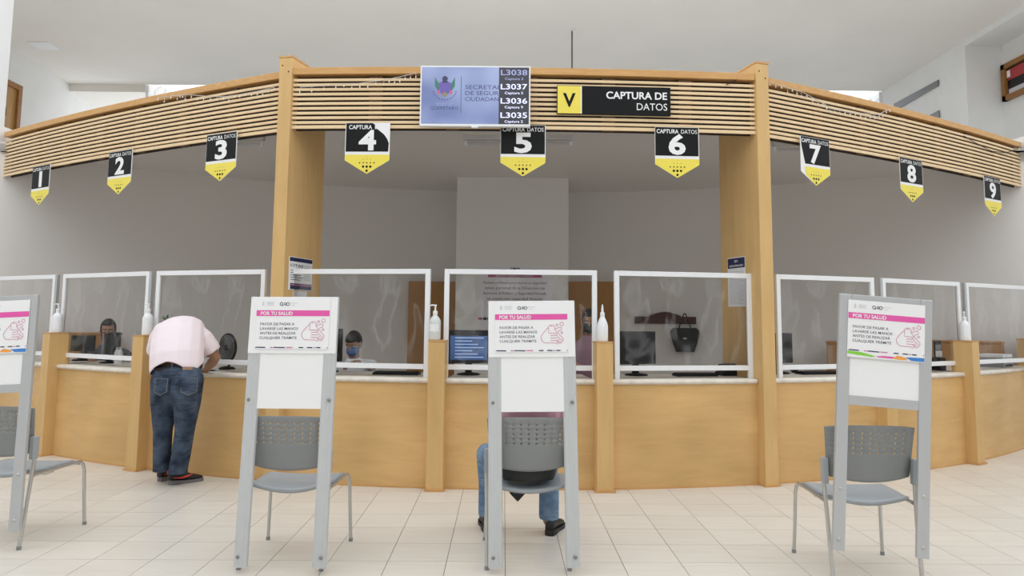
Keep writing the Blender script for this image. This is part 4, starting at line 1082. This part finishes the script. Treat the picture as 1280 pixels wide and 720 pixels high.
bg = jt.build('black_pouch', M_SHOE, bevel=.006); bg.location = (c2.x-.055, c2.y+.285, 0); tag(bg, 'black pouch between the legs of the seated person', 'pouch')

# ---- clerks behind the counter
def clerk(label, hx, hy, Y, yaw, tilt, hair, mask, top, turn=0., name='person', lean=0.):
    hd = aty(hx, hy, Y)
    g = Vector((hd.x, hd.y, 0))
    t = thing(name, label, 'person', (g.x, g.y, 0), 0)
    Rz = Matrix.Rotation(yaw, 3, 'Z'); MHd = Rz @ Matrix.Rotation(tilt, 3, 'X')
    Q = lambda x, y, z: g+Rz @ Vector((x, y, 0))+Vector((0, 0, z))
    zn = hd.z-.12
    bd = MB()
    limb(bd, [(Q(0, -.05, .48), .14, .10), (Q(0, -.05, .70), .13, .10), (Q(0, -.03, zn-.14), .14, .09), (Q(0, -.02, zn-.04), .06, .055), (Q(0, -.005, zn+.04), .05, .05)])
    head_geo(bd, MHd, hd)
    for s in (-1, 1):
        e_ = Q(s*.23, .05, max(.86, zn-.40)+.05); w_ = Q(s*.14, .27, ZL1+.06)
        limb(bd, [(Q(s*.16, -.02, zn-.13), .05), ((Q(s*.16, -.02, zn-.13)+e_)/2, .046), (e_, .038), ((e_+w_)/2, .036), (w_, .025)]); hand(bd, w_, Rz @ Vector((-s*.2, .95, -.2)), (0, 0, 1), s, .45)
        limb(bd, [(Q(s*.09, 0, .48), .075), (Q(s*.10, .36, .50), .065), (Q(s*.10, .38, .10), .045)])
    limb(bd, [(Q(0, 0, .46), .16, .10), (Q(0, .06, .48), .15, .09)])
    blob(bd, 'body', M_SKIN, t, .010, 3); head_extras(t, MHd, hd, hair, mask)
    sb = MB()
    limb(sb, [(Q(0, -.05, .50), .175, .13), (Q(0, -.05, .70), .172, .125), (Q(0, -.03, zn-.15), .18, .11), (Q(0, -.02, zn-.07), .10, .08)])
    for s in (-1, 1):
        e_ = Q(s*.23, .05, max(.86, zn-.40)+.05); w_ = Q(s*.14, .27, ZL1+.06)
        limb(sb, [(Q(s*.14, -.02, zn-.13), .068), ((Q(s*.16, -.02, zn-.13)+e_)/2, .062), (e_, .052), ((e_+w_*2)/3, .042)])
    blob(sb, 'shirt', top, t, .013, 5)
    tb_ = MB()
    for s in (-1, 1): limb(tb_, [(Q(s*.09, 0, .48), .088), (Q(s*.10, .36, .50), .078), (Q(s*.10, .38, .10), .06)])
    limb(tb_, [(Q(0, 0, .46), .175, .11), (Q(0, .06, .48), .165, .10)])
    blob(tb_, 'trousers', M_SHOE, t, .016, 4)
    for s in (-1, 1): shoe(t, Q(s*.10, .33, 0), yaw, False, .26)
    return t
M_BMASK = mat('blue_mask', (.10, .16, .36), .8); M_KMASK = mat('dark_mask', (.03, .03, .035), .8); M_WSHIRT = mat('white_shirt', (.72, .73, .76), .85, bump=.2, bscale=10); M_MSHIRT = mat('mauve_top', (.30, .17, .22), .85)
clerk('clerk with black hair looking over a monitor by the low brown cabinet', 135, 414, 8.3, RAD(205), RAD(-8), 'long', None, mat('grey_top', (.10, .10, .11), .85))
clerk('clerk in white shirt and blue face mask looking down', 442, 431, 7.45, RAD(168), RAD(-22), 'short', M_BMASK, M_WSHIRT)
clerk('clerk in mauve top and dark face mask with long black hair', 737, 403, 7.6, RAD(172), RAD(-12), 'long', M_KMASK, M_MSHIRT)

# ================================================================== inside the booth
def rb(px, py, z=ZL1):                               # point on the worktop under a pixel
    p = atz(px, py, z); return (p.x, p.y, z)
def yr(px, r):                                        # worktop point at radius r below a pixel column
    p = atr(px, 430, r); return (p.x, p.y, ZL1)
def monitor(px, r, yaw, w, h, label, lit=False, tilt=0., low=.10):
    p = yr(px, r)
    t = thing('desktop_monitor', label, 'monitor', p, yaw, 'monitors on the counter desks')
    MB().lathe([(.10, 0), (.105, .006), (.09, .014), (.03, .022)], 20).build('stand_base', M_BLACK, t, smooth=True)
    MB().box(-.03, .03, .005, .03, .015, low+h*.5).build('stand_neck', M_BLACK, t, bevel=.004)
    MB().box(-w/2, w/2, -.03, .005, low, low+h).build('housing', M_BLACKS, t, bevel=.006)
    if lit:
        raw(MB().quad(-w/2+.018, w/2-.018, low+.03, low+h-.05, -.031), 'screen', scr('lit_screen', (.02, .05, .16), (.07, .16, .36), .8), t)
        mb = MB()
        for k in range(7): mb.quad(-w/2+.06, w/2-.05-.05*(k % 3), low+.05+k*.028, low+.058+k*.028, -.032)
        raw(mb, 'screen_rows', mat('screen_rows', (.25, .36, .60), .4, emit=.8), t)
    else:
        raw(MB().quad(-w/2+.016, w/2-.016, low+.022, low+h-.018, -.031), 'screen', mat('dead_screen', (.010, .010, .012), .35, spec=.25), t)
        MB().box(-w*.32, w*.32, .005, .03, low+.05, low+h-.05).build('rear_bulge', M_BLACK, t, bevel=.01)
    return t
monitor(586, R-.42, RAD(3), .36, .29, 'monitor with a blue lit screen in front of the pillar poster', True)
monitor(795, R-.45, RAD(16), .36, .29, 'black monitor below the hanging handbag')
monitor(410, R-.45, RAD(140), .36, .29, 'black monitor beside the clerk in white')
monitor(972, R-.50, RAD(20), .30, .28, 'black monitor next to the tall notice pillar')
monitor(139, R-.42, RAD(96), .34, .21, 'black monitor before the clerk by the brown cabinet')
monitor(104, R-.45, RAD(-10), .30, .17, 'dark monitor standing on the desk before the low cabinet')
def keyboard(px, r, yaw, w, label):
    p = yr(px, r); t = thing('keyboard', label, 'keyboard', p, yaw, 'black keyboards on the counter desks')
    MB().box(-w/2, w/2, -.07, .07, 0, .02).build('tray', M_BLACK, t, bevel=.004)
    for j in range(4):
        MB().box(-w/2+.012, w/2-.012, -.058+j*.031, -.034+j*.031, .02, .028).build('key_row', M_BLACKS, t, bevel=.002)
keyboard(497, R-.33, RAD(-5), .40, 'black keyboard beside the clerk in white')
keyboard(868, R-.36, RAD(9), .38, 'black keyboard under the handbag wall')
keyboard(1022, R-.36, RAD(16), .42, 'black keyboard on the desk next to the notice pillar')
def phone(px, r, yaw, label):
    p = yr(px, r); t = thing('desk_phone', label, 'telephone', p, yaw, 'black desk phones')
    MB().prism([(-.09, 0), (.09, 0), (.09, .025), (-.09, .07)], -.08, .08).build('base', M_BLACK, t, bevel=.005)
    MB().tube([(-.06, -.10, .085), (-.06, -.06, .095), (-.06, .06, .095), (-.06, .10, .085)], [.022, .014, .014, .022], 10).build('handset', M_BLACKS, t, smooth=True)
phone(908, R-.40, RAD(100), 'black desk phone beside the timber pillar under its notice')
phone(350, R-.40, RAD(60), 'black desk phone on the desk beside the pillar with two notices')
def mouse(px, r, label):
    p = yr(px, r); o = MB().ell((0, 0, .012), (.032, .055, .024), None, 14, 8).build('computer_mouse', M_BLACK, smooth='all'); o.location = (p[0], p[1], p[2]+.0115); tag(o, label, 'mouse', 'mice on the desks')
mouse(992, R-.56, 'black computer mouse beside the notice pillar monitor')
# desk fan behind the leaning man
p = yr(285, R-.38); t = thing('desk_fan', 'grey oval desk fan with black rim beside the leaning man', 'fan', p, RAD(-36))
MB().lathe([(.07, 0), (.075, .01), (.06, .02), (.015, .03)], 20).build('base', M_BLACK, t, smooth=True)
MB().tube([(0, .02, .02), (0, .02, .14)], .01, 8).build('stem', M_BLACK, t, smooth=True)
rim = [(.125*cos(2*pi*k/28), 0, .20+.125*sin(2*pi*k/28)) for k in range(28)]
MB().tube(rim, .012, 8, True).build('rim', M_BLACKS, t, smooth=True)
MB().tube([(0, -.012, .20), (0, .012, .20)], .117, 28).build('grille_disc', mat('fan_grey', (.16, .155, .15), .6), t, smooth=True)
MB().tube([(0, -.022, .20), (0, -.012, .20)], .03, 16).build('hub', M_BLACK, t, smooth=True)
for r_ in (.05, .075, .10):
    MB().tube([(r_*cos(2*pi*k/24), -.016, .20+r_*sin(2*pi*k/24)) for k in range(24)], .0025, 6, True).build('grille_ring', M_BLACKS, t, smooth=True)
# potted plant behind the leaning man
p = yr(206, R-.45); t = thing('potted_plant', 'small green plant in a white pot behind the leaning man', 'plant', p)
MB().lathe([(.05, 0), (.065, .10), (.07, .12), (.06, .12), (.055, .10)], 18).build('pot', M_WHITE, t, smooth=True)
rnd = random.Random(3)
M_LEAF = mat('leaf', (.05, .26, .035), .5)
MB().tube([(0, 0, .1), (.01, 0, .30), (0, .01, .42)], .005, 6).build('stem', M_LEAF, t, smooth=True)
for k in range(22):
    a = rnd.uniform(0, 2*pi); z = rnd.uniform(.28, .46); l = rnd.uniform(.05, .085); el = rnd.uniform(.1, .9)
    d = Vector((cos(a)*cos(el), sin(a)*cos(el), sin(el))); sd = Vector((-sin(a), cos(a), 0)); c = Vector((0, 0, z))
    MB().add([c, c+d*l*.5+sd*.014, c+d*l, c+d*l*.5-sd*.014, c+d*l*.5+Vector((0, 0, .004))], [(0, 1, 4), (1, 2, 4), (2, 3, 4), (3, 0, 4)]).build('leaf', M_LEAF, t)
# printer
t = thing('desk_printer', 'flat white printer on the counter top', 'printer', (5.50, 8.43, ZL1), RAD(41))
MB().box(-.17, .17, -.13, .13, 0, .105).build('body', mat('printer_grey', (.30, .31, .33), .5), t, bevel=.008)
MB().box(-.165, .165, -.125, .13, .105, .14).build('lid', M_WHITE, t, bevel=.006)
MB().box(-.12, .12, -.133, -.128, .012, .03).build('paper_slot', M_BLACK, t)
# desk calendar / keypad in the bay beside the tilted sign
p = yr(1172, R-.30); t = thing('desk_calendar', 'dark desk calendar with white grid on a black stand', 'calendar', p, RAD(28))
MB().prism([(-.06, .13), (.06, .13), (.06, .30), (-.06, .30)], -.008, .008).build('board', M_BLACK, t)
mb = MB()
for j in range(4):
    for k in range(5): mb.quad(-.05+.021*k, -.036+.021*k, .24-.0*j+.014*j-.03, .249+.014*j-.03, -.009)
raw(mb, 'date_grid', M_FAINT, t)
raw(MB().quad(-.055, .055, .135, .2, -.009), 'white_panel', M_PAPER, t)
MB().box(-.05, .05, -.05, .05, 0, .13).build('stand', M_BLACKS, t, bevel=.006)
# white bottles beside the first monitor
for k, px in enumerate((147, 151)):
    p = yr(px, R-.42-.02*k)
    t = thing('white_bottle', ['small white bottle beside the clerk monitor', 'small white bottle half hidden by its neighbour'][k], 'bottle', p, 0, 'white bottles near the clerk')
    MB().lathe([(.024, 0), (.026, .01), (.026, .11), (.012, .14)], 16).build('body', M_WHITE, t, smooth=True)
    MB().lathe([(.012, .138), (.013, .145), (.013, .165)], 12).build('cap', M_PAPERG, t, smooth=True)

# ---- furniture and fittings at the back of the booth
def wall_pt(px, py, back=0.):
    """pixel against the curved back wall (moved towards the viewer by back); returns point and yaw facing the viewer"""
    r = ray(px, py); rr = BR-back; ox, oy = -BC[0], -BC[1]
    A_ = r.x**2+r.y**2; B_ = 2*(ox*r.x+oy*r.y); C_ = ox*ox+oy*oy-rr*rr
    tt_ = (-B_+sqrt(B_*B_-4*A_*C_))/(2*A_); P_ = CO+r*tt_
    return P_, atan2(-(P_.x-BC[0]), P_.y-BC[1])
def back_door(px0, px1, label, n):
    a, ya = wall_pt(px0, 352, .06); b, yb = wall_pt(px1, 352, .06)
    w = hypot(b.x-a.x, b.y-a.y); zt = (a.z+b.z)/2
    o = MB().box(-w/2, w/2, -.05, .05, 0, zt).build('door_%d' % n, M_BROWN, bevel=.005); o.location = ((a.x+b.x)/2, (a.y+b.y)/2, 0); o.rotation_euler = (0, 0, atan2(b.y-a.y, b.x-a.x))
    struct(o, label)
    hx = w/2-.07
    MB().tube([(hx, -.05, 1.0), (hx, -.10, 1.0), (hx-.1, -.10, 1.0)], .009, 8).build('door_handle', M_STEEL, o, smooth=True)
back_door(511, 576, 'brown wooden door left of the broad pillar', 2)
back_door(708, 768, 'brown wooden door beyond the broad pillar', 3)
# poster on the broad pillar
pa, pb = aty(597, 332, pf-.004), aty(690, 441, pf-.004)
w, h = pb.x-pa.x, pa.z-pb.z
t = thing('pillar_poster', 'large white poster with magenta band on the broad booth pillar', 'poster', ((pa.x+pb.x)/2, pf-.004, pb.z))
MB().box(-w/2, w/2, 0, .003, 0, h).build('sheet', mat('poster_sheet', (.80, .79, .84), .6), t)
raw(MB().quad(-w*.36, w*.36, h*.865, h*.905, -.001), 'magenta_band', mat('magenta', (.42, .09, .22), .6), t)
mb = MB(); text(mb, 'QRO', -.0, h*.945, h*.05, -.001, 'C', bold=.04); raw(mb, 'logo', M_NAVY, t)
mb = MB(); text(mb, 'ESTIMADO USUARIO', 0, h*.872, h*.03, -.002, 'C', bold=.01, width=w*.5); raw(mb, 'band_lettering', M_PAPERG, t)
mb = MB()
for k, (s_, wd) in enumerate((('Nuestra principal prioridad es tu seguridad', .84), ('salud, personal de la Dirección de', .80), ('Servicios al Público y Seguridad Privada', .84), ('se cuenta con capacidad limitada', .74), ('de atención', .30))):
    text(mb, s_, 0, h*(.79-.062*k), h*.045, -.001, 'C', width=w*wd)
raw(mb, 'body_lettering', M_INK, t)
mb = MB()
for k in range(4): mb.quad(-w*.48+k*.06, -w*.43+k*.06, h*.37, h*.40, -.001)
raw(mb, 'navy_marks', M_NAVY, t); raw(MB().quad(-w*.48, -w*.455, h*.37, h*.40, -.002), 'red_mark', M_RED, t)
# coat rack and handbag
cA, yA_ = wall_pt(793, 400, .02); cB, yB_ = wall_pt(870, 401, .02)
mid = (cA+cB)/2; w = hypot(cB.x-cA.x, cB.y-cA.y); yaw = atan2(cB.y-cA.y, cB.x-cA.x)
t = thing('coat_rack', 'dark red wooden coat rack with arched top on the booth wall', 'coat rack', (mid.x, mid.y-.012, mid.z-.05), yaw)
top = [(w/2*(1-k/8.), .10+.055*max(0, sin(pi*min(1, max(0, (k/8.-.0)*.0+ (abs(0)))))) ) for k in range(0)]
poly = [(-w/2, 0), (w/2, 0), (w/2, .105), (w*.26, .105)]+[(w*.26-w*.52*k/10, .115+.06*sin(pi*k/10)) for k in range(11)]+[(-w*.26, .105), (-w/2, .105)]
MB().prism(poly, -.012, .010).build('board', M_MAHOG, t, bevel=.003)
for k in range(4):
    x = -w*.36+w*.24*k; pg = MB().tube([(x, -.012, .05), (x, -.06, .045), (x, -.075, .065)], .008, 8).build('peg', M_MAHOG, t, smooth=True)
hk = wall_pt(856, 405, .10)[0]
t = thing('handbag', 'black flap handbag hanging from the coat rack by two straps', 'handbag', (hk.x, hk.y+.0, wall_pt(856, 440, .10)[0].z), yaw)
bw_, bh_ = .40, .37
bodyp = [(-.13, 0), (.13, 0), (.17, .12), (.215, .30), (.16, .35), (.0, .335), (-.16, .35), (-.215, .30), (-.17, .12)]
MB().prism(bodyp, -.05, .05).build('bag_body', mat('black_leather', (.018, .018, .02), .45, bump=.2, bscale=80), t, bevel=.02)
MB().prism([(-.20, .29), (-.15, .345), (.15, .345), (.20, .29), (.15, .17), (-.15, .17)], -.06, -.048).build('flap', M_BLACKS, t, bevel=.006)
MB().box(-.025, .025, -.066, -.058, .185, .205).build('clasp', M_STEEL, t)
for s in (-1, 1):
    MB().tube([(s*.085, -.02, .33), (s*.05, -.01, .45), (s*.012, 0, .545), (0, 0, .555)], .008, 8).build('strap', M_BLACKS, t, smooth=True)
# low brown cabinets
def cabinet(px0, px1, pyt, back, label, depth=.4):
    a = wall_pt(px0, pyt, back)[0]; b = wall_pt(px1, pyt, back)[0]
    w = hypot(b.x-a.x, b.y-a.y); zt = (a.z+b.z)/2; yaw = atan2(b.y-a.y, b.x-a.x)
    t = thing('low_cabinet', label, 'cabinet', ((a.x+b.x)/2, (a.y+b.y)/2, 0), yaw, 'low brown cabinets behind the counter')
    MB().box(-w/2, w/2, 0, depth, 0, zt-.025).build('carcass', M_BROWN, t)
    MB().box(-w/2-.01, w/2+.01, -.012, depth, zt-.025, zt).build('top', M_BROWN, t, bevel=.003)
    n = max(1, round(w/.5))
    for k in range(n):
        x0 = -w/2+w*k/n; x1 = x0+w/n
        d = MB().box(x0+.008, x1-.008, -.018, 0, .06, zt-.04).build('cabinet_door', M_BROWN, t, bevel=.003)
        MB().box(x1-.05, x1-.035, -.03, -.018, zt*.6, zt*.6+.1).build('handle', M_STEEL, d)
cabinet(80, 152, 416, .5, 'low brown cabinet behind the clerk with black hair')
cabinet(1163, 1252, 426, .30, 'long low brown cabinet behind the printer', .22)
cabinet(1033, 1066, 427, .6, 'narrow brown cabinet half hidden by the tilted sign')
# tube lights in the booth ceiling
def tube_light(px0, px1, py, label):
    a, b = atz(px0, py, 3.2), atz(px1, py, 3.2); c = (a+b)/2; L_ = (b-a).length
    t = thing('tube_light', label, 'ceiling light', (c.x, c.y, 3.19), atan2(b.y-a.y, b.x-a.x), 'tube lights under the booth ceiling')
    MB().box(-L_/2, L_/2, -.03, .03, .06, .11).build('batten', mat('lamp_grey', (.62, .61, .60), .6), t, bevel=.004)
    MB().tube([(-L_/2+.02, 0, .022), (L_/2-.02, 0, .022)], .016, 10).build('lamp_tube', M_PAPERG, t, smooth=True)
    for s in (-1, 1): MB().box(s*(L_/2-.02)-.015, s*(L_/2-.02)+.015, -.018, .018, .002, .05).build('lamp_holder', M_WHITE, t)
tube_light(580, 716, 181, 'unlit tube light above sign five')
tube_light(233, 330, 181.5, 'unlit tube light between signs two and three')
tube_light(966, 1075, 188, 'unlit tube light behind sign seven')
# suspension rod under the hall ceiling
p = atz(715, 38, ZH); t = thing('suspension_rod', 'thin dark rod hanging from the hall ceiling', 'rod', (p.x, p.y, 5.0))
MB().tube([(0, 0, 0), (0, 0, 1.49)], .014, 8).build('rod', mat('rod_grey', (.12, .12, .12), .5), t, smooth=True)
MB().lathe([(.035, 1.485), (.03, 1.5)], 12).build('ceiling_plate', M_WHITE, t)
MB().box(-.3, .3, -.05, .05, -.06, 0).build('lamp_body', M_WHITE, t)
# icicle string lights on the fascia
M_CORD = mat('clear_cord', (.55, .55, .55), .4); M_BULB = mat('clear_bulb', (.85, .85, .86), .2)
def string_lights(pts, key, label, drops):
    P_ = [frame_at(key, x, y, .03)[0] for x, y in pts]
    t = thing('string_lights', label, 'string lights', tuple(P_[0]), 0, 'icicle string lights on the fascia')
    Q_ = [p_-P_[0] for p_ in P_]
    MB().tube(Q_, .003, 6).build('cord', M_CORD, t, smooth=True)
    rn = random.Random(len(pts))
    for k in range(drops):
        f = k/(drops-1)*(len(Q_)-1); i = min(int(f), len(Q_)-2); c = Q_[i]+(Q_[i+1]-Q_[i])*(f-i)
        l = rn.uniform(.01, .045)
        b_ = MB().tube([c, c+Vector((0, -.004, -l))], .0018, 5).build('drop_wire', M_CORD, t)
        MB().ell(c+Vector((0, -.004, -l-.006)), (.0055, .0055, .010), None, 8, 6).build('bulb', M_BULB, b_, smooth='all')
string_lights([(198, 122), (222, 119), (232, 118), (255, 120), (280, 121), (300, 118), (322, 114), (343, 109)], 'l', 'clear icicle lights draped along the fascia above the man in jeans', 22)
string_lights([(375, 109), (420, 106), (450, 104), (480, 100), (500, 96), (520, 91)], 'c', 'clear icicle lights draped beside the television', 16)
string_lights([(962, 102), (985, 110), (1003, 115), (1025, 127), (1040, 136), (1060, 140), (1080, 142), (1098, 143), (1112, 136)], 'r', 'clear icicle lights draped along the fascia above sign seven', 26)
def cord(pts, key, label):
    P_ = [frame_at(key, x, y, .012)[0] for x, y in pts]
    o = MB().tube([p_-P_[0] for p_ in P_], .004, 6).build('electric_cord', M_BLACK, smooth=True); o.location = P_[0]; tag(o, label, 'cord', 'black cords on the fascia')
cord([(1205, 170), (1222, 180), (1240, 189), (1258, 191), (1272, 186), (1275, 180)], 'r', 'black cord drooping on the fascia slats above sign nine')
cord([(908, 106), (920, 100), (930, 93)], 'c', 'short black cord tied at the tall notice pillar')
